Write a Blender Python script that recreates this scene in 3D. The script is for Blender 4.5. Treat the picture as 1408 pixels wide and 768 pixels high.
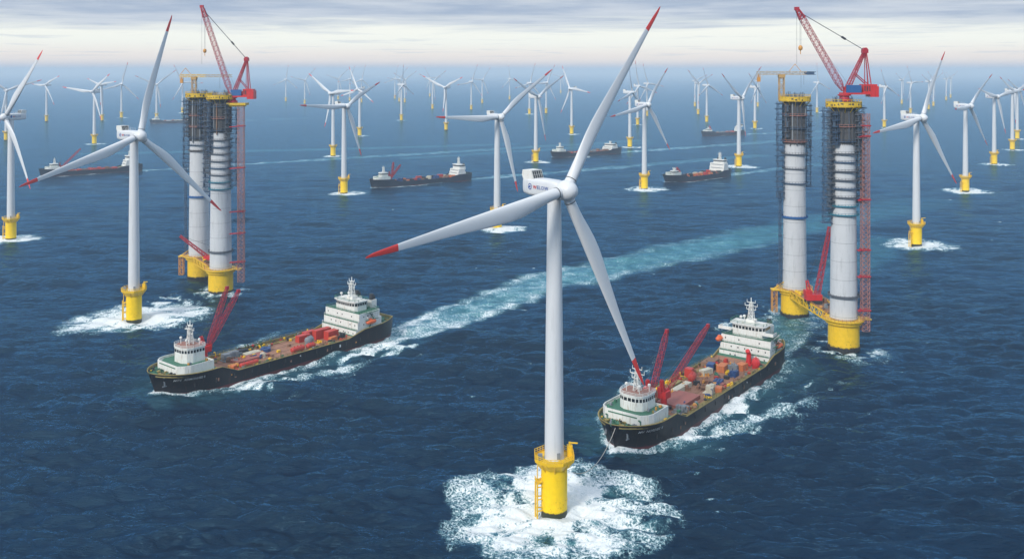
import bpy, math, random
import numpy as np
from mathutils import Vector, Matrix
R = math.radians
for o in list(bpy.data.objects): bpy.data.objects.remove(o)
sc = bpy.context.scene
COL = sc.collection

# ------------------------------------------------------------------ camera
CH = 137.0                       # height of the camera above the sea
cd = bpy.data.cameras.new("Camera"); cam = bpy.data.objects.new("Camera", cd); COL.objects.link(cam)
cam.location = (0, 0, CH); cam.rotation_euler = (R(90), 0, 0)
cd.sensor_width = 36.0; cd.lens = 36.0 * 1300 / 1408
cd.shift_y = -(384 - 97) / 1408.0
cd.clip_start = 1.0; cd.clip_end = 400000.0
sc.camera = cam

# ------------------------------------------------------------------ render look
sc.render.engine = 'CYCLES'
sc.view_settings.view_transform = 'Standard'; sc.view_settings.look = 'None'
sc.view_settings.exposure = 0.2; sc.view_settings.gamma = 1.0
sc.view_settings.use_curve_mapping = False
try:
    sc.cycles.use_denoising = True
    sc.cycles.max_bounces = 5; sc.cycles.diffuse_bounces = 2; sc.cycles.glossy_bounces = 2
    sc.cycles.volume_bounces = 1; sc.cycles.transmission_bounces = 2; sc.cycles.transparent_max_bounces = 6
    sc.cycles.caustics_reflective = False; sc.cycles.caustics_refractive = False
except Exception: pass

SUN_EL, SUN_AZ = 34.0, 215.0     # compass style: 0 = +Y, clockwise; the sun is behind and to the left of the camera
# ------------------------------------------------------------------ world
w = bpy.data.worlds.new("World"); sc.world = w; w.use_nodes = True
nt = w.node_tree; nt.nodes.clear()
class NG:
    def __init__(s, nt): s.nt = nt
    def n(s, typ, **kw):
        x = s.nt.nodes.new(typ)
        for k, v in kw.items():
            if k == 'ins':
                for kk, vv in v.items():
                    if isinstance(vv, bpy.types.NodeSocket): s.nt.links.new(vv, x.inputs[kk])
                    else: x.inputs[kk].default_value = vv
            else: setattr(x, k, v)
        return x
    def l(s, a, b): s.nt.links.new(a, b)
    def m(s, op, a, b=0.0, c=None, clamp=False):
        d = {0: a, 1: b}
        if c is not None: d[2] = c
        return s.n('ShaderNodeMath', operation=op, use_clamp=clamp, ins=d).outputs[0]
    def mix(s, f, a, b):
        x = s.nt.nodes.new('ShaderNodeMix'); x.data_type = 'RGBA'
        for i, v in ((0, f), (6, a), (7, b)):
            if isinstance(v, bpy.types.NodeSocket): s.nt.links.new(v, x.inputs[i])
            else: x.inputs[i].default_value = v
        return x.outputs[2]
    def ss(s, v, a, b):
        return s.n('ShaderNodeMapRange', interpolation_type='SMOOTHSTEP', ins={0: v, 1: a, 2: b, 3: 0.0, 4: 1.0}).outputs[0]
    def noise(s, vec, scale, detail=3, rough=.5, dist=0.0, w=None):
        d = {'Vector': vec, 'Scale': scale, 'Detail': detail, 'Roughness': rough, 'Distortion': dist}
        return s.n('ShaderNodeTexNoise', ins=d).outputs[0]
g = NG(nt)
tc = g.n('ShaderNodeTexCoord'); gen = tc.outputs['Generated']
sx = g.n('ShaderNodeSeparateXYZ', ins={0: gen})
zz = g.m('MAXIMUM', sx.outputs[2], 0.0)
den = g.m('ADD', zz, 0.012)
cp = g.n('ShaderNodeCombineXYZ', ins={0: g.m('DIVIDE', sx.outputs[0], den), 1: g.m('DIVIDE', sx.outputs[1], den), 2: 0.3})
sky = g.n('ShaderNodeTexSky'); sky.sky_type = 'NISHITA'; sky.sun_disc = False
sky.sun_elevation = R(SUN_EL); sky.sun_rotation = R(SUN_AZ); sky.dust_density = 3.0; sky.air_density = 1.0; sky.ozone_density = 2.0
S = 10.0
def c3(r, gg, b, k=S): return (r * k, gg * k, b * k, 1)
# thin bright haze low on the horizon, seen between the cloud layers
clear = g.mix(g.ss(zz, 0.0, 0.012), c3(.60, .58, .63), c3(.94, .83, .75))
clear = g.mix(g.ss(zz, 0.010, 0.032), clear, c3(.95, .96, .88))
clear = g.mix(0.12, clear, sky.outputs[0])
low = g.noise(cp.outputs[0], 0.16, 5, .62, .4)
thin = g.noise(cp.outputs[0], 0.42, 4, .6, .2)
# the thick deck starts at about 2.6 degrees
edge = g.m('ADD', zz, g.m('MULTIPLY', g.m('SUBTRACT', low, .5), .055))
deck = g.ss(edge, .038, .058)
deckcol = g.mix(g.ss(thin, .35, .68), c3(.34, .42, .55), c3(.56, .61, .68))
high = g.noise(gen, 2.2, 5, .6, .3)
dome = g.mix(g.ss(high, .38, .62), c3(.42, .52, .70), c3(1.0, 1.02, 1.05))
deckcol = g.mix(g.ss(zz, .078, .12), deckcol, c3(.31, .52, .78))
deckcol = g.mix(g.ss(zz, .35, .75), deckcol, dome)
streak = g.m('MULTIPLY', g.ss(thin, .54, .68), g.m('MULTIPLY', g.ss(zz, .008, .018), .45))
c = g.mix(streak, clear, c3(.52, .57, .63))
c = g.mix(deck, c, deckcol)
bg = g.n('ShaderNodeBackground', ins={'Color': c, 'Strength': 0.1})
wo = g.n('ShaderNodeOutputWorld'); g.l(bg.outputs[0], wo.inputs[0])

# ------------------------------------------------------------------ sun (veiled by the cloud deck)
sd = bpy.data.lights.new("Sun", 'SUN'); sun = bpy.data.objects.new("Sun", sd); COL.objects.link(sun)
sd.energy = 2.6; sd.angle = R(11); sd.color = (1.0, .95, .87)
el, az = R(SUN_EL), R(SUN_AZ)
sdir = Vector((math.sin(az) * math.cos(el), math.cos(az) * math.cos(el), math.sin(el)))
sun.rotation_euler = (-sdir).to_track_quat('-Z', 'Y').to_euler()

# ------------------------------------------------------------------ object helpers
def tag(o, label=None, cat=None, group=None, kind=None):
    if label: o['label'] = label
    if cat: o['category'] = cat
    if group: o['group'] = group
    if kind: o['kind'] = kind
    return o
def empty(name, loc=(0, 0, 0), rz=0.0):
    o = bpy.data.objects.new(name, None); COL.objects.link(o)
    o.location = loc; o.rotation_euler = (0, 0, rz); o.empty_display_size = 1
    return o
class MB:
    def __init__(s): s.v = []; s.f = []; s.mi = []; s.cur = 0
    def add(s, vs, fs):
        b = len(s.v); s.v += [tuple(p) for p in vs]
        for f in fs: s.f.append([i + b for i in f]); s.mi.append(s.cur)
    def box(s, c, d, rz=0.0, taper=1.0):
        hx, hy, hz = d[0] / 2, d[1] / 2, d[2] / 2
        P = []
        for z, k in ((-hz, 1), (hz, taper)):
            for x, y in ((-hx, -hy), (hx, -hy), (hx, hy), (-hx, hy)):
                x *= k; y *= k
                P.append((c[0] + x * math.cos(rz) - y * math.sin(rz), c[1] + x * math.sin(rz) + y * math.cos(rz), c[2] + z))
        s.add(P, [(3, 2, 1, 0), (4, 5, 6, 7), (0, 1, 5, 4), (1, 2, 6, 5), (2, 3, 7, 6), (3, 0, 4, 7)])
    def box2(s, a, b): s.box([(a[i] + b[i]) / 2 for i in range(3)], [abs(b[i] - a[i]) for i in range(3)])
    def tube(s, p, q, r, n=8, r2=None, caps=True):
        p, q = Vector(p), Vector(q); d = q - p
        if d.length < 1e-6: return
        d.normalize(); u = d.orthogonal().normalized(); v = d.cross(u)
        r2 = r if r2 is None else r2
        P = [p + (u * math.cos(2 * math.pi * i / n) + v * math.sin(2 * math.pi * i / n)) * r for i in range(n)]
        P += [q + (u * math.cos(2 * math.pi * i / n) + v * math.sin(2 * math.pi * i / n)) * r2 for i in range(n)]
        F = [(i, (i + 1) % n, n + (i + 1) % n, n + i) for i in range(n)]
        if caps: F += [tuple(range(n))[::-1], tuple(range(n, 2 * n))]
        s.add(P, F)
    def bar(s, p, q, w): s.tube(p, q, w * .7071, 4)
    def lathe(s, prof, n=32, c=(0, 0, 0), axis='z', cap=True):
        P = []; F = []
        for r, z in prof:
            for i in range(n):
                a = 2 * math.pi * i / n
                if axis == 'z': P.append((c[0] + r * math.cos(a), c[1] + r * math.sin(a), c[2] + z))
                else: P.append((c[0] + r * math.cos(a), c[1] + z, c[2] - r * math.sin(a)))
        m = len(prof)
        for j in range(m - 1):
            for i in range(n): F.append((j * n + i, j * n + (i + 1) % n, (j + 1) * n + (i + 1) % n, (j + 1) * n + i))
        if cap: F += [tuple(range(n))[::-1], tuple(range((m - 1) * n, m * n))]
        s.add(P, F)
    def prism(s, poly, z0, z1, k=1.0, cx=0, cy=0):
        n = len(poly)
        P = [(x, y, z0) for x, y in poly] + [(cx + (x - cx) * k, cy + (y - cy) * k, z1) for x, y in poly]
        s.add(P, [tuple(range(n))[::-1], tuple(range(n, 2 * n))] + [(i, (i + 1) % n, n + (i + 1) % n, n + i) for i in range(n)])
    def lattice(s, p, q, w, seg, bw, w2=None, up=None, cross=False):
        p, q = Vector(p), Vector(q); d = (q - p).normalized()
        up = Vector(up) if up else (Vector((0, 1, 0)) if abs(d.y) < .9 else Vector((1, 0, 0)))
        u = d.cross(up).normalized(); v = d.cross(u)
        w2 = w if w2 is None else w2
        def ring(t):
            c = p.lerp(q, t); h = (w + (w2 - w) * t) / 2
            return [c + u * a * h + v * b * h for a, b in ((-1, -1), (1, -1), (1, 1), (-1, 1))]
        rs = [ring(i / seg) for i in range(seg + 1)]
        for k in range(4): s.bar(rs[0][k], rs[-1][k], bw)
        for i in range(seg):
            for k in range(4):
                a, b = (k, (k + 1) % 4) if (i + k) % 2 else ((k + 1) % 4, k)
                s.bar(rs[i][a], rs[i + 1][b], bw * .6)
                if cross: s.bar(rs[i][b], rs[i + 1][a], bw * .6)
                s.bar(rs[i][k], rs[i][(k + 1) % 4], bw * .6)
    def mesh(s, name, mats, smooth=False):
        me = bpy.data.meshes.new(name); me.from_pydata(s.v, [], s.f)
        if not isinstance(mats, (list, tuple)): mats = [mats]
        for m in mats: me.materials.append(m)
        if len(mats) > 1: me.polygons.foreach_set('material_index', s.mi)
        if smooth:
            me.shade_smooth()
            try: me.set_sharp_from_angle(angle=R(40))
            except Exception: pass
        me.update(); return me
    def build(s, name, mats, parent=None, loc=(0, 0, 0), smooth=False):
        o = bpy.data.objects.new(name, s.mesh(name, mats, smooth)); COL.objects.link(o)
        o.location = loc
        if parent is not None: o.parent = parent
        return o
def kids(o): return [c for c in bpy.data.objects if c.parent == o]
def text_mesh(body, size, extr=0.02):
    cu = bpy.data.curves.new('lettering', 'FONT'); cu.body = body; cu.size = size; cu.extrude = extr; cu.offset = size * .012
    cu.resolution_u = 2
    o = bpy.data.objects.new('lettering', cu); COL.objects.link(o)
    dg = bpy.context.evaluated_depsgraph_get(); dg.update()
    me = bpy.data.meshes.new_from_object(o.evaluated_get(dg))
    vs = [v.co.copy() for v in me.vertices]; fs = [list(p.vertices) for p in me.polygons]
    bpy.data.objects.remove(o); bpy.data.curves.remove(cu); bpy.data.meshes.remove(me)
    return vs, fs

# ------------------------------------------------------------------ materials
def mat(name, col, rough=.5, metal=0.0, var=.12, scale=.6, dirt=None, dirt_amt=0.0, dirt_scale=(.5, .5, .08), bump=0.0, spec=.5):
    """painted or plain surface: small colour variation, optional dirt / rust streaks running down"""
    m = bpy.data.materials.new(name); m.use_nodes = True; nt = m.node_tree; nt.nodes.clear(); g = NG(nt)
    t = g.n('ShaderNodeTexCoord').outputs['Object']
    n1 = g.noise(t, scale, 4, .6)
    f = g.m('ADD', 1 - var, g.m('MULTIPLY', n1, 2 * var))
    c = g.n('ShaderNodeMixRGB', blend_type='MULTIPLY', ins={0: 1.0, 1: (*col, 1)}); 
    cc = g.n('ShaderNodeCombineColor', ins={0: f, 1: f, 2: f}); g.l(cc.outputs[0], c.inputs[2]); c = c.outputs[0]
    if dirt:
        mp = g.n('ShaderNodeMapping', ins={'Vector': t, 'Scale': dirt_scale})
        n2 = g.noise(mp.outputs[0], 1.6, 5, .7)
        c = g.mix(g.m('MULTIPLY', g.ss(n2, .50, .72), dirt_amt), c, (*dirt, 1))
    p = g.n('ShaderNodeBsdfPrincipled', ins={'Base Color': c, 'Roughness': rough, 'Metallic': metal, 'Specular IOR Level': spec})
    if bump:
        b = g.n('ShaderNodeBump', ins={'Strength': bump, 'Distance': .1, 'Height': n1}); g.l(b.outputs[0], p.inputs['Normal'])
    o = g.n('ShaderNodeOutputMaterial'); g.l(p.outputs[0], o.inputs[0])
    return m
def zband_mat(name, col, band, zc, soft, rough=.5, dirt=(.1, .05, .02), dirt_amt=.35, nz=1.0, nscale=1.2, spec=.5):
    """paint with a different coat or growth below height zc (object space, ragged by nz)"""
    m = bpy.data.materials.new(name); m.use_nodes = True; nt = m.node_tree; nt.nodes.clear(); g = NG(nt)
    t = g.n('ShaderNodeTexCoord').outputs['Object']
    n1 = g.noise(t, .5, 4, .6)
    f = g.m('ADD', .86, g.m('MULTIPLY', n1, .28)); cc = g.n('ShaderNodeCombineColor', ins={0: f, 1: f, 2: f})
    c = g.n('ShaderNodeMixRGB', blend_type='MULTIPLY', ins={0: 1.0, 1: (*col, 1), 2: cc.outputs[0]}).outputs[0]
    mp = g.n('ShaderNodeMapping', ins={'Vector': t, 'Scale': (.9, .9, .10)})
    n2 = g.noise(mp.outputs[0], 1.5, 6, .7)
    c = g.mix(g.m('MULTIPLY', g.ss(n2, .54, .74), dirt_amt), c, (*dirt, 1))
    z = g.n('ShaderNodeSeparateXYZ', ins={0: t}).outputs[2]
    n3 = g.noise(t, nscale, 4, .7)
    zz = g.m('ADD', z, g.m('MULTIPLY', g.m('SUBTRACT', n3, .5), nz))
    c = g.mix(g.ss(zz, zc - soft, zc + soft), (*band, 1), c)
    c = g.mix(g.m('MULTIPLY', g.ss(n3, .58, .66), g.m('MULTIPLY', g.ss(z, zc + 6, zc), .5)), c, (*band, 1))
    p = g.n('ShaderNodeBsdfPrincipled', ins={'Base Color': c, 'Roughness': rough, 'Specular IOR Level': spec})
    o = g.n('ShaderNodeOutputMaterial'); g.l(p.outputs[0], o.inputs[0])
    return m
M = dict(
    white=mat('white_paint', (.66, .67, .68), .42, var=.03, scale=.12, dirt=(.36, .37, .36), dirt_amt=.30, dirt_scale=(.35, .35, .03)),
    blade=mat('blade_paint', (.68, .69, .70), .38, var=.03, scale=.1, dirt=(.45, .45, .45), dirt_amt=.12, dirt_scale=(.6, .6, .05)),
    red=mat('red_paint', (.74, .045, .035), .45, var=.08),
    darkring=mat('dark_seal', (.06, .06, .06), .6),
    yellow=zband_mat('yellow_paint', (.93, .60, .003), (.035, .04, .02), 1.4, .25, .45, dirt=(.50, .26, .01), dirt_amt=.30, nz=1.6, spec=.3),
    yellow2=zband_mat('weathered_yellow_paint', (.86, .53, .006), (.03, .03, .02), 2.0, .5, .5, dirt=(.10, .06, .02), dirt_amt=.55, nz=4.0, nscale=.9),
    yel=mat('yellow_steel', (.84, .51, .006), .5, var=.15, dirt=(.2, .1, .03), dirt_amt=.5, dirt_scale=(1, 1, .4)),
    yelform=mat('yellow_panels', (.74, .48, .02), .55, var=.25, scale=2, dirt=(.06, .05, .04), dirt_amt=.9, dirt_scale=(1.0, 1.0, .8)),
    orange=mat('orange_steel', (.62, .28, .05), .55, var=.2),
    concrete=mat('pale_concrete', (.56, .57, .58), .8, var=.06, scale=.3, dirt=(.30, .31, .32), dirt_amt=.45, dirt_scale=(.5, .5, .06)),
    form=mat('grey_formwork', (.085, .085, .09), .75, var=.3, scale=.8, dirt=(.25, .19, .13), dirt_amt=.5, dirt_scale=(1.5, 1.5, .15)),
    scaf=mat('blue_grey_scaffold', (.045, .085, .15), .6, var=.35, scale=.6),
    scafg=mat('grey_scaffold', (.09, .10, .12), .65, var=.3, scale=.7),
    net=mat('dark_safety_net', (.06, .09, .13), .85, var=.4, scale=.8),
    teal=mat('teal_steel', (.02, .17, .24), .5, var=.2),
    blue=mat('blue_steel', (.02, .10, .28), .5, var=.2),
    cranered=mat('crane_red', (.42, .014, .028), .45, var=.15),
    brightred=mat('bright_red_paint', (.60, .02, .022), .42, var=.12, dirt=(.15, .02, .01), dirt_amt=.4),
    latred=mat('faded_red_lattice', (.40, .17, .13), .55, var=.35, scale=.5),
    latyel=mat('rusty_yellow_lattice', (.50, .30, .10), .55, var=.35, scale=.6),
    tan=mat('tan_lattice', (.50, .38, .24), .6, var=.3, scale=.6),
    cable=mat('dark_cable', (.05, .05, .055), .6),
    dark=mat('dark_panel', (.03, .035, .04), .4, var=.5, scale=2.5),
    glass=mat('dark_glass', (.012, .018, .022), .12, var=.1),
    hull=zband_mat('black_hull_paint', (.006, .007, .012), (.10, .018, .020), .75, .1, .42, dirt=(.15, .07, .04), dirt_amt=.42, nz=.5, spec=.25),
    hullblue=zband_mat('navy_hull_paint', (.010, .016, .034), (.10, .018, .020), .6, .1, .38, dirt=(.09, .05, .03), dirt_amt=.2, nz=.4),
    rust=mat('rust_brown_deck', (.31, .150, .090), .75, var=.32, scale=.55, dirt=(.13, .08, .055), dirt_amt=.85, dirt_scale=(.18, .45, .3)),
    roofdeck=mat('red_grey_roof', (.30, .13, .09), .7, var=.3, scale=1.0, dirt=(.3, .3, .28), dirt_amt=.8, dirt_scale=(.6, .6, .6)),
    hatch=mat('red_brown_hatch', (.33, .105, .08), .7, var=.15, scale=.5, dirt=(.2, .07, .05), dirt_amt=.5, dirt_scale=(.5, .5, .5)),
    olive=mat('olive_gunwale', (.26, .20, .06), .7, var=.35, scale=.8),
    green=mat('green_deck', (.035, .15, .09), .65, var=.3, scale=.8, dirt=(.10, .08, .05), dirt_amt=.6, dirt_scale=(.8, .8, .8)),
    shipwhite=mat('ship_white', (.76, .75, .70), .5, var=.05, scale=.5, dirt=(.36, .25, .15), dirt_amt=.62, dirt_scale=(1.1, 1.1, .14)),
    orangeboat=mat('orange_fibreglass', (.72, .13, .03), .4, var=.08),
    redbox=mat('red_container', (.50, .035, .02), .5, var=.2, dirt=(.2, .06, .03), dirt_amt=.5),
    orangebox=mat('orange_container', (.60, .17, .05), .55, var=.2, dirt=(.25, .1, .05), dirt_amt=.5),
    cream=mat('cream_container', (.58, .54, .42), .6, var=.12, dirt=(.3, .2, .12), dirt_amt=.5),
    grey=mat('grey_machinery', (.20, .22, .24), .6, var=.3),
    navy=mat('navy_drums', (.02, .06, .18), .5, var=.25),
    black=mat('black_machinery', (.025, .026, .03), .55, var=.3),
    brown=mat('brown_timber', (.22, .12, .07), .8, var=.25),
    letter=mat('white_lettering', (.75, .75, .75), .6, var=.05),
    letterblue=mat('blue_lettering', (.02, .08, .30), .5, var=.05),
    letterred=mat('red_lettering', (.55, .02, .04), .5, var=.05),
    rope=mat('pale_rope', (.42, .38, .32), .8),
)

# ------------------------------------------------------------------ where the fleet stands
# turbines: x, y, hub height, yaw of the rotor, blades (angle in the rotor plane, length)
TURB = [
 (13.1,293.5,100.3,42,[(53.7, 72.1), (-171.8, 74.6), (-62.7, 75.1)]), #T1
 (-207.0,517.7,101.4,58,[(73.9, 69.4), (-163.4, 72.0), (-41.1, 72.1)]), #T2
 (-406.9,767.7,99.4,-28,[(47.0, 73.3), (-57.8, 65.8), (-176.0, 63.0)]), #T3
 (-187.3,1053.8,97.4,54,[(28.1, 56), (177.6, 70.7), (-70.6, 59.8)]), #T4
 (-12.9,820.7,96.7,38,[(36.3, 70.2), (178.2, 68.4), (-75.3, 67.6)]), #T5
 (153.0,1092.6,97.6,46,[(49.6, 56), (-171.0, 74.2), (-53.0, 68.1)]), #T6
 (323.8,1349.2,97.6,50,[(38.5, 73.5), (152.0, 75.3), (-82.9, 56)]), #T7
 (317.4,742.1,100.0,36,[(61.4, 59.6), (-172.5, 70.5), (-49.7, 71.1)]), #T8
 (514.6,1072.9,96.7,46,[(27.8, 78), (-178.0, 56), (-42.4, 70.3)]), #T9
 (704.1,1380.6,98.9,34,[(167.2, 56), (-71.4, 57.7), (7.6, 78)]), #T10
 (864.7,1633.9,100.6,34,[(154.5, 60.0), (13.7, 72.2), (-92.7, 56)]), #T11
 (1012.5,1894.7,98.0,42,[(162.1, 71.4), (-57.9, 56), (22.9, 65.7)]), #T12
 (899.3,2283.3,98.0,46,[(131.3, 56.6), (-18.2, 78), (-131.6, 56)]), #T13
 (1272.5,3018.6,98.0,38,[(2, 66), (122, 66), (242, 66)]), #T14
 (1596.3,3871.7,98.0,38,[(34, 66), (154, 66), (274, 66)]), #T15
 (1467.3,3329.0,98.0,38,[(38, 66), (158, 66), (278, 66)]), #T16
 (1620.2,3634.7,98.0,38,[(28, 66), (148, 66), (268, 66)]), #T17
 (1994.9,4343.9,98.0,38,[(20, 66), (140, 66), (260, 66)]), #T18
 (2203.0,4749.3,98.0,38,[(32, 66), (152, 66), (272, 66)]), #T19
 (990.7,3070.7,98.0,38,[(100, 66), (220, 66), (340, 66)]), #T20
 (572.0,2226.2,98.0,58,[(-31.0, 78), (-145.7, 64.6), (154.4, 78)]), #T21
 (926.1,3562.0,98.0,38,[(38, 66), (158, 66), (278, 66)]), #T22
 (516.7,2508.5,98.0,46,[(122.3, 56), (-22.6, 75.6), (-151.5, 57.6)]), #T23
 (578.7,2938.9,98.0,38,[(24, 66), (144, 66), (264, 66)]), #T24
 (693.5,3583.5,98.0,38,[(20, 66), (140, 66), (260, 66)]), #T25
 (210.6,1689.8,98.1,62,[(-169.6, 78), (-32.2, 56), (114.6, 56)]), #T27
 (315.6,2374.7,98.0,38,[(104, 66), (224, 66), (344, 66)]), #T28
 (403.4,2827.0,98.0,38,[(112, 66), (232, 66), (352, 66)]), #T29
 (128.4,2035.4,98.0,-58,[(117.4, 56), (-5.3, 77.4), (-120.0, 62.1)]), #T30
 (35.7,1415.7,97.9,52,[(26.6, 69.9), (156.5, 70.2), (-77.1, 68.5)]), #T31
 (109.1,3018.6,98.0,38,[(62, 66), (182, 66), (302, 66)]), #T32
 (54.8,2968.3,98.0,38,[(74, 66), (194, 66), (314, 66)]), #T33
 (296.1,5745.2,98.0,38,[(48, 66), (168, 66), (288, 66)]), #T34
 (-151.4,2172.0,98.0,-38,[(158.4, 73.7), (23.2, 61.5), (-93.4, 56)]), #T35
 (-142.1,3298.1,98.0,38,[(70, 66), (190, 66), (310, 66)]), #T36
 (-124.8,3957.8,98.0,38,[(54, 66), (174, 66), (294, 66)]), #T37
 (-282.5,3360.4,98.0,38,[(36, 66), (156, 66), (276, 66)]), #T38
 (-430.0,4947.2,98.0,38,[(4, 66), (124, 66), (244, 66)]), #T39
 (-303.1,2592.4,98.0,64,[(-28.3, 59.0), (-144.2, 56), (90.8, 56)]), #T40
 (-458.9,4047.7,98.0,38,[(34, 66), (154, 66), (274, 66)]), #T41
 (-565.6,4566.7,98.0,38,[(78, 66), (198, 66), (318, 66)]), #T42
 (-493.8,4141.9,98.0,38,[(54, 66), (174, 66), (294, 66)]), #T43
 (-11.3,4452.5,98.0,38,[(100, 66), (220, 66), (340, 66)]), #T44
 (-286.3,1513.2,100.4,-46,[(152.4, 68.7), (5.2, 69.6), (-103.8, 56)]), #T45
 (-319.6,1983.3,98.0,-48,[(122.3, 56), (-22.7, 68.5), (-165.9, 63.7)]), #T46
 (-848.8,3871.7,98.0,38,[(48, 66), (168, 66), (288, 66)]), #T47
 (-1004.9,4200.5,98.0,38,[(82, 66), (202, 66), (322, 66)]), #T48
 (-818.6,4452.5,98.0,38,[(44, 66), (164, 66), (284, 66)]), #T49
 (-727.4,4240.5,98.0,38,[(70, 66), (190, 66), (310, 66)]), #T50
 (-644.5,4047.7,98.0,38,[(76, 66), (196, 66), (316, 66)]), #T51
 (-779.0,1763.4,97.7,-22,[(173.5, 72.3), (36.8, 56), (-65.0, 57.7)]), #T52
 (-1252.6,2544.3,98.0,-32,[(19.9, 74.9), (-48.1, 71.3), (177.8, 56)]), #T53
 (-1118.8,2581.2,98.0,-30,[(162.4, 56), (8.0, 69.2), (-87.8, 56.1)]), #T54
 (-1131.8,2740.0,98.0,38,[(76, 66), (196, 66), (316, 66)]), #T55
 (-992.5,1855.2,98.0,38,[(18, 66), (138, 66), (258, 66)]), #T56
 (-999.3,2658.2,98.0,38,[(38, 66), (158, 66), (278, 66)]), #T57
 (-1070.0,3070.7,98.0,38,[(118, 66), (238, 66), (358, 66)]), #T58
]
# ships: bow x, bow y, heading vector bow to stern, length, beam
SHIPS = dict(
    a=(-152.5, 397.5, .640, .768, 131, 28), b=(35.5, 340.0, .607, .795, 144, 26),
    c=(-167, 1106, .80, .60, 141, 22), d=(61, 1488, .79, .61, 148, 24), e=(186, 1152, .737, .675, 130, 24),
    f=(397, 1985, .90, .44, 112, 20), h=(-612, 1222, .81, .59, 128, 21), k=(-940, 2450, .80, .60, 138, 24))
def half_beam(a, L, B, z=9.0):
    """half breadth of the hull at distance a from the bow, height z"""
    h = B / 2
    def prof(s, run):
        if s <= 0: return 0.0
        t = min(1.0, s / run)
        return h * (1 - (1 - t) ** 2.4) ** .62
    top = prof(a + .01, 20); wl = prof(a - 4.0, 26) * .985
    k = max(0.0, min(1.0, z / 9.0))
    v = wl + (top - wl) * k ** 1.3
    e = L - a
    if e < 16: v *= 1 - (.38 + .10 * (1 - k)) * (1 - e / 16) ** 2
    return v

# ------------------------------------------------------------------ sea: one polar sheet out past the horizon
def vnoise(x, y, seed=0):
    xi = np.floor(x).astype(np.int64); yi = np.floor(y).astype(np.int64)
    fx = x - xi; fy = y - yi; fx = fx * fx * (3 - 2 * fx); fy = fy * fy * (3 - 2 * fy)
    def h(a, b):
        n = (a * 374761393 + b * 668265263 + seed * 1442695041) & 0xffffffff
        n = ((n ^ (n >> 13)) * 1274126177) & 0xffffffff
        return ((n ^ (n >> 16)) & 0xffff) / 65535.0
    return (h(xi, yi) * (1 - fx) + h(xi + 1, yi) * fx) * (1 - fy) + (h(xi, yi + 1) * (1 - fx) + h(xi + 1, yi + 1) * fx) * fy
def fbm(x, y, seed=0, o=4):
    s = 0; a = .5; t = 0
    for i in range(o):
        s = s + a * vnoise(x * 2 ** i + 17.3 * i, y * 2 ** i - 9.1 * i, seed + i); t += a; a *= .55
    return s / t
def sstep(v, a, b):
    t = np.clip((v - a) / (b - a), 0, 1); return t * t * (3 - 2 * t)
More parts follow.
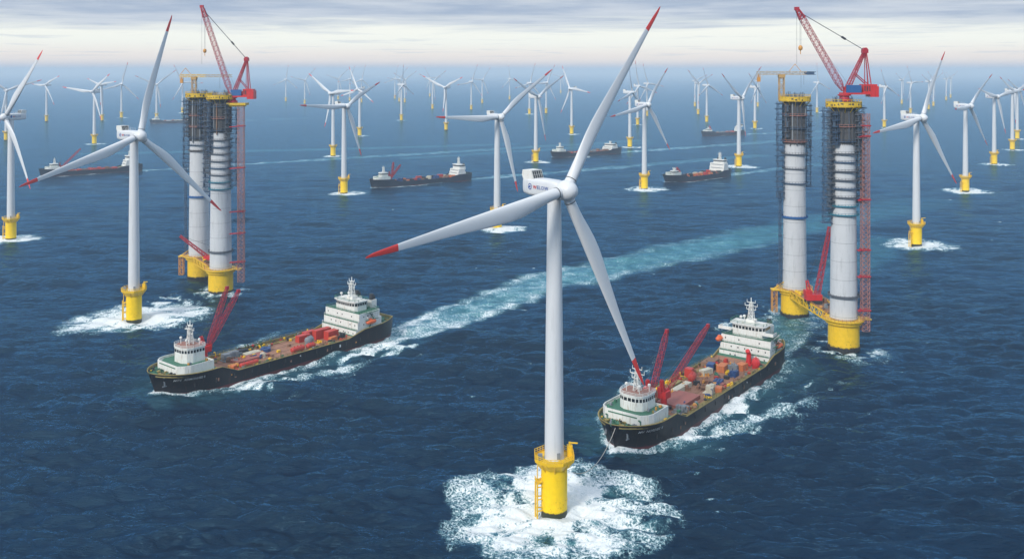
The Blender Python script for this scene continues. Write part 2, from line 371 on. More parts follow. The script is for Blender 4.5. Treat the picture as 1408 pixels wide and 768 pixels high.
def build_sea():
    fine = np.radians(np.linspace(-36, 36, 1000))
    rest = np.radians(np.linspace(36, 324, 97))[1:-1]
    th = np.concatenate([fine, rest])
    inv = np.linspace(1 / 185.0, 1 / 9000.0, 940)
    rad = np.concatenate([[8, 40, 80, 120, 155], 1 / inv, [11000, 14000, 19000, 27000, 40000, 65000, 110000, 200000]])
    A, B_ = np.meshgrid(th, rad)
    X = B_ * np.sin(A); Y = B_ * np.cos(A)
    nr, na = X.shape
    dr = np.gradient(rad)[:, None] * np.ones((1, na)); dt = B_ * np.radians(72 / 999.0)
    cell = np.maximum(dr, dt)
    rs = np.random.RandomState(4)
    Z = np.zeros_like(X)
    fineA = np.abs(np.where(A > math.pi, A - 2 * math.pi, A)) < R(37)
    for i in range(64):
        lam = 3.2 * (60 / 3.2) ** (rs.rand() ** 1.15)
        d = R(167 if i % 2 else 198) + rs.normal() * (.10 if lam > 14 else .24)
        k = 2 * math.pi / lam
        amp = .028 * lam ** .72 * (1 if lam < 22 else .45)
        att = np.clip((lam / dr - 2.5) / 2.5, 0, 1) * np.clip((lam / dt - 2.5) / 2.5, 0, 1) * fineA
        ph = k * (X * math.sin(d) + Y * math.cos(d)) + rs.rand() * 6.28
        Z += att * amp * (np.sin(ph) + .22 * np.cos(2 * ph))
    gust = fbm(X / 90, Y / 60, 77, 3)
    Z *= .62 + .75 * gust
    foam = np.zeros_like(X); teal = np.zeros_like(X); lift = np.zeros_like(X); calm = np.zeros_like(X)
    # broken water round the foundations
    for i, (tx, ty, hz, yw, bl) in enumerate(TURB):
        if ty > 3100: continue
        R0 = {0: 37, 1: 36, 2: 27, 3: 23, 4: 22, 5: 28, 6: 30, 7: 30, 8: 29, 9: 27}.get(i, 21)
        if i > 12 and (i * 7) % 3 == 0: continue
        ox, oy = {0: (1, 0), 1: (0, 6), 2: (-3, 0), 4: (5, -2), 7: (2, -2)}.get(i, (3, 0))
        sel = (np.abs(X - tx) < 60) & (np.abs(Y - ty) < 60)
        if not sel.any(): continue
        x = X[sel] - tx - ox; y = Y[sel] - ty - oy
        r = np.hypot(x, y); a = np.arctan2(y, x)
        nn = fbm(np.cos(a) * 1.5 + 30 + i * 5, np.sin(a) * 1.5 + 40, i, 3)
        Rr = R0 * ((.72 + .52 * nn) if i == 0 else (.86 + .26 * nn)) * np.where(i == 1, 1 + .18 * np.cos(a * 2 - .9), 1.0)
        t = r / Rr
        tex = fbm(x / 5.5 + 50, y / 5.5, 5 + i, 4); sp = fbm(a * 4.5 + 60, r / 12, 9 + i, 3)
        d = sstep(t, 1.10, .50)
        f = (.38 + .42 * sstep(t, 1.15, .30)) * sstep(t, 1.12, .98) + .75 * (tex - .5) * d + 1.0 * (sp - .5) * d - .28 * sstep(fbm(x / 9, y / 9, 31, 3), .52, .68)
        if i > 0:                                            # farther rings: long fine streaks drawn out by the current
            st_ = fbm((x * .96 + y * .25) / 10 + 9, (y * .96 - x * .25) / 2.0, 15 + i, 4)
            f = (.46 + .34 * sstep(t, .95, .2)) * sstep(t, 1.18, .80) + 1.5 * (st_ - .5) * sstep(t, 1.2, .6) + .3 * (sp - .5)
        f = f + .22 * sstep(t, .55, .15)
        f = f * (t < 1.14)
        foam[sel] = np.maximum(foam[sel], np.clip(f, 0, 1))
        teal[sel] = np.maximum(teal[sel], sstep(t, 1.0, .4) * .8 * sstep(tex, .3, .7))
        lift[sel] += sstep(t, 1.0, .3) * (tex - .42) * 1.0 + sstep(r, 7.5, 3.5) * (.5 + .9 * fbm(a * 2 + 20, r / 3, 71 + i, 2)) * (.9 if i < 9 else 0)
    # wakes: centre line points with half width, foam, teal
    def wake(pts, seed):
        nonlocal foam, teal, calm
        P = np.array(pts, float)
        x0, x1 = P[:, 0].min() - 60, P[:, 0].max() + 60; y0, y1 = P[:, 1].min() - 60, P[:, 1].max() + 60
        sel = (X > x0) & (X < x1) & (Y > y0) & (Y < y1)
        if not sel.any(): return
        x = X[sel]; y = Y[sel]; best = np.full(x.shape, 1e9); hw = np.ones_like(x); ff = np.zeros_like(x); tt = np.zeros_like(x); sgn = np.zeros_like(x)
        xw = x + (fbm(x / 30, y / 30, seed, 3) - .5) * 12; yw_ = y + (fbm(x / 30 + 9, y / 30, seed + 3, 3) - .5) * 12
        for a, b in zip(P[:-1], P[1:]):
            d = b[:2] - a[:2]; L2 = (d ** 2).sum()
            t = np.clip(((xw - a[0]) * d[0] + (yw_ - a[1]) * d[1]) / L2, 0, 1)
            ex = xw - a[0] - t * d[0]; ey = yw_ - a[1] - t * d[1]; dd = np.hypot(ex, ey)
            h = a[2] + (b[2] - a[2]) * t; m = dd / h < best
            best = np.where(m, dd / h, best); ff = np.where(m, a[3] + (b[3] - a[3]) * t, ff); tt = np.where(m, a[4] + (b[4] - a[4]) * t, tt)
        n1 = fbm(x / 7, y / 7, seed + 5, 4)
        rim = np.exp(-((best - .78) / .26) ** 2) * .55 + sstep(best, 1.05, .2) * .55
        f = ff * rim * (.20 + 1.15 * n1)
        foam[sel] = np.maximum(foam[sel], np.clip(f, 0, 1)); teal[sel] = np.maximum(teal[sel], tt * sstep(best, 1.15, .35) * (.35 + 1.0 * n1))
        calm[sel] = np.maximum(calm[sel], sstep(best, 1.2, .6) * .6)
    wake([(-76, 476, 13, 1.2, .8), (-50, 500, 17, 1.0, .9), (-22, 545, 19, .82, 1.0), (22, 612, 23, .72, 1.0), (80, 668, 27, .60, .95), (170, 752, 32, .46, .85), (232, 812, 34, .30, .65), (330, 900, 38, .14, .4), (430, 990, 42, .0, .15)], 3)
    wake([(118, 450, 12, .80, .5), (136, 480, 14, .7, .5), (165, 540, 15, .50, .55), (205, 610, 17, .38, .55), (235, 660, 22, .28, .5), (300, 760, 26, .12, .3)], 4)
    for key, ln, w0 in (('c', 520, 10), ('d', 560, 12), ('e', 200, 9), ('f', 300, 10), ('h', 900, 11), ('k', 260, 10)):
        bx, by, ux, uy, L, Bm = SHIPS[key]
        pts = []
        for t in (0, .12, .35, .65, 1.0):
            s = L - 6 + ln * t
            pts.append((bx + ux * s + 40 * t * t, by + uy * s + 25 * t * t, w0 * (1 + 1.3 * t), .85 * (1 - .6 * t), .75 * (1 - .5 * t)))
        wake(pts, 20 + len(key) + L)
    # long slicks where earlier vessels passed
    for s, pts in enumerate([[(-700, 1560, 22, .0, .45), (-330, 1640, 26, .1, .5), (0, 1760, 22, .0, .4)],
                             [(-160, 1480, 16, .1, .4), (60, 1640, 20, .12, .4), (260, 1790, 20, .0, .3)],
                             [(-1000, 900, 24, .25, .4), (-560, 1020, 20, .3, .4), (-500, 1060, 20, 0, 0)]]):
        wake(pts, 60 + s)
    # bow waves and the wash along the hulls
    for key, (bx, by, ux, uy, L, Bm) in SHIPS.items():
        sel = (np.abs(X - bx - ux * L / 2) < L * .5 + 70) & (np.abs(Y - by - uy * L / 2) < L * .5 + 80)
        if not sel.any(): continue
        x = X[sel] - bx; y = Y[sel] - by
        a = x * ux + y * uy; c = x * uy - y * ux          # c positive towards the camera
        hb = np.array([half_beam(v, L, Bm, 0) for v in np.linspace(-5, L + 10, 160)])
        s = np.abs(c) - np.interp(a, np.linspace(-5, L + 10, 160), hb)
        ahead = np.where(a < 3, np.hypot(3 - a, 0), 0)
        s = np.where(a < 3, np.hypot(np.maximum(s, 0), ahead), s)
        n = fbm(x / 4.5, y / 4.5, 41, 4); n2 = fbm(a / 13 + 7, c / 8, 44 + L, 4)
        near = 1.0 if key in 'ab' else .8
        inr = (a > -6) & (a < L + 6)
        wbow = 1.2 + 4.2 * sstep(a, -3, 16) + .05 * np.clip(a, 0, L)
        f = near * .86 * sstep(s, wbow * 1.25, wbow * .10) * (.10 + 1.1 * n) * (1 - .45 * sstep(a, 30, L))
        f = np.maximum(f, near * .95 * sstep(s, 5.0, 1.0) * sstep(a, 20, 2) * (.62 + .45 * n))
        div = np.abs(s - (.28 * np.clip(a - 6, 0, 200)))         # diverging wave
        f = np.maximum(f, near * .85 * sstep(div, 7, .5) * sstep(a, 8, 26) * sstep(a, L * .95, L * .40) * (n2 * 1.5 - .15))
        if key in 'ab':
            patch = sstep(n2, .52, .74) * sstep(s, 46, 6) * sstep(a, 8, 35) * (c > 0) * sstep(a, L + 40, L - 10)
            f = np.maximum(f, .82 * patch * (.5 + .8 * n))
            teal[sel] = np.maximum(teal[sel], .35 * sstep(s, 30, 3) * inr * n2)
        f = f * (s > -6) * (a > -9)
        foam[sel] = np.maximum(foam[sel], np.clip(f, 0, 1))
        lift[sel] += near * sstep(s, 4.5, .3) * sstep(a, 26, 2) * (a > -5) * 1.1 * (.5 + n)
        calm[sel] = np.maximum(calm[sel], sstep(s, 2.0, -1.0) * inr)
    # water stirred round the paired foundations, and a few breaking crests
    for cx, cy, rr, am in ((158, 530, 22, .42), (166, 467, 20, .50), (120, 505, 16, .40), (-207, 625, 16, .3), (-180, 584, 20, .5), (-200, 560, 20, .55), (-215, 545, 18, .5)):
        sel = (np.abs(X - cx) < 50) & (np.abs(Y - cy) < 60)
        x = X[sel]; y = Y[sel]; r = np.hypot(x - cx, (y - cy) * .8) / rr
        n = fbm(x / 6, y / 6, 91, 4)
        foam[sel] = np.maximum(foam[sel], am * sstep(r, 1.4, .4) * sstep(n, .34, .70) * 1.35)
    near = (Y < 1300) & fineA & (Y > 200)
    cap = sstep(fbm(X / 8, Y / 3.6, 101, 3), .75, .92) * sstep(fbm(X / 60, Y / 60, 103, 2), .48, .72) * near
    foam = np.maximum(foam, cap * .62)
    Z = Z * (1 - .55 * calm) + lift * (B_ < 2500)
    Z[B_ > 9500] = -.3
    verts = np.stack([X, Y, Z], -1).reshape(-1, 3)
    verts = np.vstack([verts, [[0, 0, 0]]])
    nv = len(verts)
    i = np.arange(nr - 1)[:, None] * na; j = np.arange(na)[None, :]; j2 = (j + 1) % na
    q = np.stack([i + j, i + j2, i + na + j2, i + na + j], -1).reshape(-1, 4)
    jt = np.arange(na); tri = np.stack([np.full(na, nv - 1), (jt + 1) % na, jt], -1)
    me = bpy.data.meshes.new('sea'); me.vertices.add(nv); me.vertices.foreach_set('co', verts.astype(np.float32).ravel())
    nl = q.size + tri.size; me.loops.add(nl); me.loops.foreach_set('vertex_index', np.concatenate([q.ravel(), tri.ravel()]).astype(np.int32))
    npoly = len(q) + len(tri); me.polygons.add(npoly)
    st = np.concatenate([np.arange(len(q)) * 4, q.size + np.arange(len(tri)) * 3]).astype(np.int32)
    me.polygons.foreach_set('loop_start', st)
    me.update(calc_edges=True); me.validate()
    me.shade_smooth()
    for nm, ar in (('foam', foam), ('teal', teal)):
        at = me.attributes.new(nm, 'FLOAT', 'POINT'); v = np.append(ar.reshape(-1), 0).astype(np.float32); at.data.foreach_set('value', v)
    return me
def sea_material():
    m = bpy.data.materials.new('sea_water'); m.use_nodes = True; nt = m.node_tree; nt.nodes.clear(); g = NG(nt)
    t = g.n('ShaderNodeTexCoord').outputs['Object']
    fo = g.n('ShaderNodeAttribute', attribute_name='foam').outputs['Fac']
    te = g.n('ShaderNodeAttribute', attribute_name='teal').outputs['Fac']
    rot = g.n('ShaderNodeMapping', ins={'Vector': t, 'Rotation': (0, 0, R(4)), 'Scale': (.24, 1.0, 1.0)}).outputs[0]
    h0 = g.noise(rot, .045, 3, .6, .2)
    h1 = g.noise(rot, .16, 3, .55, .3)
    h2 = g.noise(rot, .85, 4, .62, .2)
    h3 = g.noise(rot, 2.0, 3, .6, .3)
    h = g.m('ADD', g.m('ADD', g.m('MULTIPLY', h0, 5.0), g.m('MULTIPLY', h1, 1.2)), g.m('ADD', g.m('MULTIPLY', h2, .75), g.m('MULTIPLY', h3, .20)))
    bump = g.n('ShaderNodeBump', ins={'Strength': 1.0, 'Distance': 1.0, 'Height': h})
    # lacy foam
    warp = g.noise(t, .5, 3, .6)
    tv = g.n('ShaderNodeVectorMath', operation='ADD', ins={0: t, 1: g.n('ShaderNodeCombineXYZ', ins={0: g.m('MULTIPLY', warp, 1.6), 1: g.m('MULTIPLY', warp, -1.3), 2: 0.0}).outputs[0]}).outputs[0]
    f1 = g.noise(tv, 1.15, 6, .74, .8)
    f2 = g.n('ShaderNodeTexVoronoi', feature='DISTANCE_TO_EDGE', ins={'Vector': tv, 'Scale': .85}).outputs['Distance']
    lace = g.m('SUBTRACT', 1.0, g.ss(f2, .0, .30))
    tex = g.m('ADD', g.m('MULTIPLY', f1, .90), g.m('MULTIPLY', lace, .10))
    v = g.m('ADD', fo, g.m('MULTIPLY', g.m('SUBTRACT', tex, .5), g.m('SUBTRACT', 2.1, g.m('MULTIPLY', fo, .9))))
    mask = g.m('MULTIPLY', g.ss(v, .40, .72), g.ss(fo, .04, .25))
    patch = g.noise(t, .012, 3, .5)
    deep = g.mix(g.ss(patch, .35, .7), (.0005, .0090, .027, 1), (.0010, .0140, .041, 1))
    water = g.mix(g.m('MULTIPLY', g.m('MINIMUM', te, 1.0), .62), deep, (.10, .34, .37, 1))
    water = g.mix(g.m('MULTIPLY', g.m('MULTIPLY', g.ss(v, .15, .60), g.ss(fo, .10, .35)), .75), water, (.16, .34, .38, 1))
    df = g.n('ShaderNodeBsdfDiffuse', ins={'Color': water, 'Normal': bump.outputs[0]})
    gl = g.n('ShaderNodeBsdfGlossy', ins={'Color': (.32, .72, 1.0, 1), 'Roughness': .14, 'Normal': bump.outputs[0]})
    fr = g.n('ShaderNodeFresnel', ins={'IOR': 1.33, 'Normal': bump.outputs[0]})
    ws = g.n('ShaderNodeMixShader', ins={0: g.m('MINIMUM', g.m('MULTIPLY', fr.outputs[0], .85), .80), 1: df.outputs[0], 2: gl.outputs[0]})
    fb = g.n('ShaderNodeBump', ins={'Strength': .6, 'Distance': .5, 'Height': f1})
    fc = g.mix(g.ss(f1, .3, .7), (.60, .66, .67, 1), (.84, .86, .86, 1))
    fs = g.n('ShaderNodeBsdfPrincipled', ins={'Base Color': fc, 'Roughness': .8, 'Specular IOR Level': .2, 'Normal': fb.outputs[0]})
    mx = g.n('ShaderNodeMixShader', ins={0: mask, 1: ws.outputs[0], 2: fs.outputs[0]})
    o = g.n('ShaderNodeOutputMaterial'); g.l(mx.outputs[0], o.inputs[0])
    return m
sea = bpy.data.objects.new('sea', build_sea()); COL.objects.link(sea); sea.data.materials.append(sea_material())
tag(sea, kind='structure', label='dark blue choppy sea with white foam and pale wakes')

# ------------------------------------------------------------------ sea air
hz_m = bpy.data.materials.new('sea_haze'); hz_m.use_nodes = True; _n = hz_m.node_tree; _n.nodes.clear(); g = NG(_n)
HAZE_DENSITY = 1.25e-4
pv = g.n('ShaderNodeVolumePrincipled', ins={'Color': (.76, .87, .95, 1), 'Density': HAZE_DENSITY, 'Anisotropy': 0.0})
oo = g.n('ShaderNodeOutputMaterial'); g.l(pv.outputs[0], oo.inputs['Volume'])
b = MB(); b.box2((-210000, -210000, -4), (210000, 210000, 185))
haze = b.build('haze', hz_m); tag(haze, label='thin blue sea haze over the whole wind farm', kind='stuff')

# ------------------------------------------------------------------ wind turbines
def blade_meshes():
    """blade along +z from the hub centre, unit scale 72 m; the broad edge is on -x"""
    L = 72.0
    prof = [(.030, 3.4, 1.0), (.06, 3.4, .99), (.10, 3.55, .90), (.15, 4.0, .72), (.20, 4.6, .56), (.26, 5.1, .45), (.32, 5.2, .38), (.40, 4.8, .32),
            (.50, 4.1, .26), (.60, 3.4, .24), (.70, 2.8, .22), (.80, 2.25, .20), (.86, 1.9, .20), (.93, 1.45, .19), (.97, 1.0, .19), (.99, .62, .17), (1.0, .25, .17)]
    def ring(t, c, th, n=20):
        P = []
        lead = 1.72 * (1 - t * .62) if t > .06 else c / 2
        lead = min(lead, c * .62)
        blend = min(1, max(0, (1 - th) / .6))
        tw = R(12) * (1 - t) * blend
        for i in range(n):
            a = 2 * math.pi * i / n
            u = math.cos(a)
            x = lead - c * (1 - u) / 2
            k = (1 - blend) + blend * (.35 + .65 * (1 + u) / 2) * 1.25
            y = math.sin(a) * c * th / 2 * k
            xr = x * math.cos(tw) - y * math.sin(tw); yr = x * math.sin(tw) + y * math.cos(tw)
            P.append((xr, yr - 2.2 * t * t, t * L))
        return P
    def loft(pr, n=20):
        m = MB(); P = []
        for q in pr: P += ring(*q)
        F = []
        for j in range(len(pr) - 1):
            for i in range(n): F.append((j * n + i, j * n + (i + 1) % n, (j + 1) * n + (i + 1) % n, (j + 1) * n + i))
        F += [tuple(range(n))[::-1], tuple(range((len(pr) - 1) * n, len(pr) * n))]
        m.add(P, F); return m
    body = loft([p for p in prof if p[0] <= .86]).mesh('blade', M['blade'], True)
    tip = loft([p for p in prof if p[0] >= .86]).mesh('blade_tip', M['red'], True)
    m = MB(); m.lathe([(1.66, 3.75), (1.80, 3.75), (1.80, 3.98), (1.66, 3.98)], 28, cap=False)
    seal = m.mesh('root_seal', M['darkring'])
    return body, tip, seal
BL, BT, BS = blade_meshes()
def turbine_meshes():
    D = {}
    m = MB(); m.lathe([(4.05, -8), (4.05, 15.2)], 48); m.lathe([(4.13, 11.4), (4.13, 11.7)], 48); m.lathe([(4.13, 4.2), (4.13, 4.4)], 48)
    D['foundation'] = m.mesh('foundation', M['yellow'], True)
    m = MB(); oc = [(6.5 * math.cos(R(22.5 + 45 * i)), 6.5 * math.sin(R(22.5 + 45 * i))) for i in range(8)]
    m.prism(oc, 16.5, 17.0); m.prism([(x * .76, y * .76) for x, y in oc], 14.6, 16.498, 1.28)
    for i in range(8):
        a = R(45 * i); m.bar((4.0 * math.cos(a), 4.0 * math.sin(a), 13.6), (6.0 * math.cos(a), 6.0 * math.sin(a), 16.4), .30)
    D['platform'] = m.mesh('platform', M['yel'])
    m = MB(); n = 8
    for i in range(n):
        p, q = Vector((*oc[i], 0)), Vector((*oc[(i + 1) % n], 0))
        for z in (17.5, 18.1, 18.7): m.bar(p + Vector((0, 0, z)), q + Vector((0, 0, z)), .13)
        for k in range(4): r = p.lerp(q, k / 4); m.bar(r + Vector((0, 0, 17)), r + Vector((0, 0, 18.75)), .16)
        m.add([p + Vector((0, 0, 16.9)), q + Vector((0, 0, 16.9)), q + Vector((0, 0, 17.35)), p + Vector((0, 0, 17.35))], [(0, 1, 2, 3)])
    D['railing'] = m.mesh('railing', M['yel'])
    m = MB(); m.box((4.9, 1.7, 18.6), (1.7, 1.7, 3.2)); m.tube((4.9, 1.7, 20.2), (4.9, 1.7, 21.2), .35, 8); m.bar((4.9, 1.7, 21.0), (7.3, .2, 21.4), .35)
    D['davit_crane'] = m.mesh('davit_crane', M['yel'])
    m = MB(); m.box((-4.4, -1.6, 17.9), (1.4, 1.1, 1.8))
    D['control_cabinet'] = m.mesh('control_cabinet', M['grey'])
    m = MB()
    for y in (-1.3, 1.3):
        m.tube((-5.7, y, -1.5), (-5.7, y, 9.6), .26, 8)
        for z in (1.5, 5.0, 8.8): m.bar((-3.8, y * .8, z), (-5.7, y, z), .3)
        m.tube((-5.7, y, 9.6), (-4.0, y * .8, 10.6), .24, 8)
    for k in range(14): m.bar((-5.35, -.45, -.5 + k * .75), (-5.35, .45, -.5 + k * .75), .12)
    for y in (-.45, .45): m.bar((-5.35, y, -1), (-5.35, y, 16.4), .14)
    m.box((-5.0, 0, 10.3), (1.9, 2.8, .18))
    for k in range(5): m.bar((-5.9, -1.3 + k * .65, 10.4), (-5.9, -1.3 + k * .65, 11.5), .1)
    m.bar((-5.9, -1.3, 11.5), (-5.9, 1.3, 11.5), .1)
    D['boat_landing'] = m.mesh('boat_landing', M['yel'])
    m = MB(); m.lathe([(3.12, 0), (3.12, .25), (2.98, .25), (2.92, 10), (2.62, 40), (2.14, 78.2), (2.14, 79)], 48)
    for z in (24.0, 50.0): 
        r = 2.92 - (z - 10) / 68 * .80; m.lathe([(r + .012, z), (r + .012, z + .12)], 48, cap=False)
    D['tower'] = m.mesh('tower', M['white'], True)
    m = MB(); m.box((1.2, -2.75, 1.4), (1.1, .25, 2.1))
    D['tower_door'] = m.mesh('tower_door', M['grey'])
    # nacelle, built round the hub centre, the rotor axis points to -y
    m = MB()
    secs = [(1.4, 2.1, 2.0, -2.1), (2.2, 2.45, 2.4, -2.5), (4.5, 2.65, 2.75, -2.8), (9, 2.65, 2.85, -2.8), (14.2, 2.6, 2.8, -2.7), (16.6, 2.4, 2.7, -2.2), (17.2, 2.0, 2.4, -1.7)]
    P = []; nn = 24
    for y, hw, zt, zb in secs:
        for i in range(nn):
            a = 2 * math.pi * i / nn; e = .38
            ca, sa = math.cos(a), math.sin(a)
            x = hw * math.copysign(abs(ca) ** e, ca); z = (zt + zb) / 2 + (zt - zb) / 2 * math.copysign(abs(sa) ** e, sa)
            P.append((x, y, z))
    F = [(j * nn + i, (j + 1) * nn + i, (j + 1) * nn + (i + 1) % nn, j * nn + (i + 1) % nn) for j in range(len(secs) - 1) for i in range(nn)]
    F += [tuple(range(nn)), tuple(range((len(secs) - 1) * nn, len(secs) * nn))[::-1]]
    m.add(P, F)
    D['nacelle'] = m.mesh('nacelle', M['white'], True)
    m = MB(); sidep = [(12.0, 2.5), (16.5, 2.0), (17.3, 3.6), (17.0, 5.2), (13.0, 5.2)]
    for x0, x1 in ((-2.3, -1.95), (1.95, 2.3)):
        k = len(sidep); m.add([(x0, y, z) for y, z in sidep] + [(x1, y, z) for y, z in sidep], [tuple(range(k))[::-1], tuple(range(k, 2 * k))] + [(i, (i + 1) % k, k + (i + 1) % k, k + i) for i in range(k)])
    m.box((0, 15.0, 5.12), (4.0, 3.9, .2)); m.box((0, 16.7, 3.9), (3.9, .3, 2.6))
    m.cur = 1
    m.add([(-1.95, 11.9, 2.8), (1.95, 11.9, 2.8), (1.95, 12.8, 5.02), (-1.95, 12.8, 5.02)], [(0, 1, 2, 3)])
    m.cur = 0
    for k in range(4): m.bar((-1.4 + k * .93, 11.85, 2.8), (-1.4 + k * .93, 12.75, 5.02), .07)
    m.bar((-1.95, 12.3, 3.9), (1.95, 12.3, 3.9), .07)
    D['cooler'] = m.mesh('cooler', [M['shipwhite'], M['dark']])
    m = MB()
    for x in (-1.6, 1.6):
        for y in (6, 8, 10): m.bar((x, y, 2.7), (x, y, 3.9), .08)
        m.bar((x, 6, 3.9), (x, 10, 3.9), .08)
    m.bar((0, 9.6, 2.8), (0, 9.3, 5.6), .09); m.bar((.9, 9.6, 2.8), (.9, 9.4, 5.0), .07)
    D['roof_rail'] = m.mesh('roof_rail', M['white'])
    m = MB(); m.lathe([(.02, -4.2), (.9, -4.05), (1.9, -3.5), (2.7, -2.4), (3.1, -1.0), (3.15, .4), (2.9, 1.2), (2.4, 1.6)], 36, axis='y')
    D['hub'] = m.mesh('hub', M['blade'], True)
    # lettering and emblem on the nacelle side (seen from -x; mirrored object rotation for +x)
    m = MB(); y0 = 14.4; x = -2.71
    for r0, r1, mi in ((1.02, .0, 1),):
        P = [(x, 13.2 + 0.80 * math.cos(2 * math.pi * i / 28), .25 + 1.0 * math.sin(2 * math.pi * i / 28)) for i in range(28)]
        m.cur = 1; m.add(P, [tuple(range(28))])
    P = []; 
    for i in range(28):
        a = 2 * math.pi * i / 28
        P += [(x - .02, 13.2 + .56 * math.cos(a), .25 + .70 * math.sin(a)), (x - .02, 13.2 + .34 * math.cos(a), .25 + .44 * math.sin(a))]
    m.cur = 0; m.add(P, [(2 * i, (2 * i + 2) % 56, (2 * i + 3) % 56, 2 * i + 1) for i in range(28)][:24])
    off = 11.8
    for ch, mi in (('W', 2), ('E', 1), ('L', 1), ('O', 1), ('W', 1)):
        vs, fs = text_mesh(ch, 1.6, .02); wd = max(v[0] for v in vs) - min(v[0] for v in vs)
        m.cur = mi; m.add([(x - v[2], off - (v[0] - min(u[0] for u in vs)), v[1] - .35) for v in vs], fs); off -= wd + .22
    D['lettering'] = m.mesh('lettering', [M['letter'], M['letterblue'], M['letterred']])
    m2 = MB(); off = 5.0                                     # the other side reads from the hub towards the rear
    m2.cur = 1; m2.add([(2.71, 3.6 + 0.80 * math.cos(2 * math.pi * i / 28), .25 + 1.0 * math.sin(2 * math.pi * i / 28)) for i in range(28)], [tuple(range(28))])
    for ch, mi in (('W', 2), ('E', 1), ('L', 1), ('O', 1), ('W', 1)):
        vs, fs = text_mesh(ch, 1.6, .02); x0 = min(v[0] for v in vs); wd = max(v[0] for v in vs) - x0
        m2.cur = mi; m2.add([(2.71 + v[2], off + (v[0] - x0), v[1] - .35) for v in vs], fs); off += wd + .22
    D['lettering_right'] = m2.mesh('lettering', [M['letter'], M['letterblue'], M['letterred']])
    return D
TM = turbine_meshes()
TLAB = [
 ('nearest white wind turbine, its yellow foundation in a wide ring of foam'),
 ('large white turbine left of the left crane towers, in a wide foam patch'),
 ('large white wind turbine cut off by the left picture edge, nacelle on its right'),
 ('white wind turbine left of the two crane barge bow, one blade level to the left'),
 ('white wind turbine right behind the left blade of the nearest turbine'),
 ('white wind turbine just left of the bow of the short cargo ship'),
 ('white turbine just right of the short cargo ship, one blade straight down its tower'),
 ('large white turbine right of the right crane towers, one blade pointing at the hoist'),
 ('white wind turbine second from the front in the row along the right edge'),
 ('white wind turbine third from the front in the row along the right edge'),
 ('white wind turbine fourth in the right edge row, its blades crossing the one behind'),
 ('white wind turbine cut by the right edge, last one of the right edge row'),
 ('white wind turbine seen just right of the red crane house on the right towers'),
 ('small hazy turbine just above the nacelle of the large turbine on the right'),
 ('tiny hazy turbine left behind the nacelle of the large turbine on the right'),
 ('small hazy turbine just left of the upright blade of the large right turbine'),
 ('small hazy turbine close to the left of the upright blade, slightly farther out'),
 ('tiny hazy turbine, left one of the pair right of the large right rotor'),
 ('tiny hazy turbine, right one of the pair right of the large right rotor'),
 ('small hazy turbine seen in the gap between the two right crane towers'),
 ('white turbine just left of the yellow jib cab of the right towers'),
 ('tiny hazy turbine half hidden behind the one left of the right jib cab'),
 ('white turbine above the bow of the distant ship left of the right towers'),
 ('small turbine, middle one of the trio above the distant ship on the right'),
 ('small hazy turbine, leftmost and farthest of the trio above the distant right ship'),
 ('white turbine directly right of the stern of the ship behind the nearest upright blade'),
 ('white turbine behind the rotor of the turbine left of the short cargo ship'),
 ('small hazy turbine mostly hidden behind the rotor left of the short cargo ship'),
 ('white turbine standing alone left of the nearest upright blade, blade level to the right'),
 ('white turbine in a foam disc above the nacelle of the nearest turbine'),
 ('small turbine just right behind the one in a foam disc above the nearest nacelle'),
 ('small hazy turbine left behind the one in a foam disc above the nearest nacelle'),
 ('faintest tiny turbine on the horizon between the lone turbine and the upright blade'),
 ('white turbine with a V of two raised blades, left of the centre'),
 ('small hazy turbine first right of the one with the V of raised blades'),
 ('tiny hazy turbine, second right of the one with the V of raised blades'),
 ('small hazy turbine just left behind the one with the V of raised blades'),
 ('tiny faint turbine farthest left behind the one with the V of raised blades'),
 ('small turbine, nearest of the cluster on the horizon left of centre'),
 ('tiny hazy turbine, right one behind the cluster front left of centre'),
 ('tiny hazy turbine, leftmost of the horizon cluster left of centre'),
 ('tiny faint turbine hidden in the middle of the horizon cluster left of centre'),
 ('tiny hazy turbine on the horizon straight above the nearest nacelle, left of its cooler'),
 ('white turbine just left of the level bladed one, standing at the long pale wake'),
 ('white turbine just right behind the level bladed one with an upright dark blade'),
 ('small hazy turbine just left behind the one at the long pale wake'),
 ('tiny hazy turbine alone on the horizon right of the left crane towers'),
 ('tiny hazy turbine behind the rotor left of the level bladed one'),
 ('tiny faint turbine between the two rotors behind the level bladed one'),
 ('tiny faint turbine peeping out beside the dark upright blade behind the level bladed one'),
 ('white turbine just left of the upright blade of the large left turbine'),
 ('small white turbine right of the upright blade of the left edge turbine'),
 ('small turbine close behind the one left of the large left upright blade'),
 ('small turbine right of the two overlapping ones beside the large left rotor'),
 ('white turbine hidden behind the rotor of the turbine on the left edge'),
 ('small turbine rising behind the far left ship with white cargo'),
 ('small hazy turbine against the left side of the left crane towers'),
]
def add_part(name, me, parent, loc=(0, 0, 0), rot=(0, 0, 0), scale=(1, 1, 1)):
    o = bpy.data.objects.new(name, me); COL.objects.link(o); o.parent = parent
    o.location = loc; o.rotation_euler = rot; o.scale = scale
    return o
rng = random.Random(3)
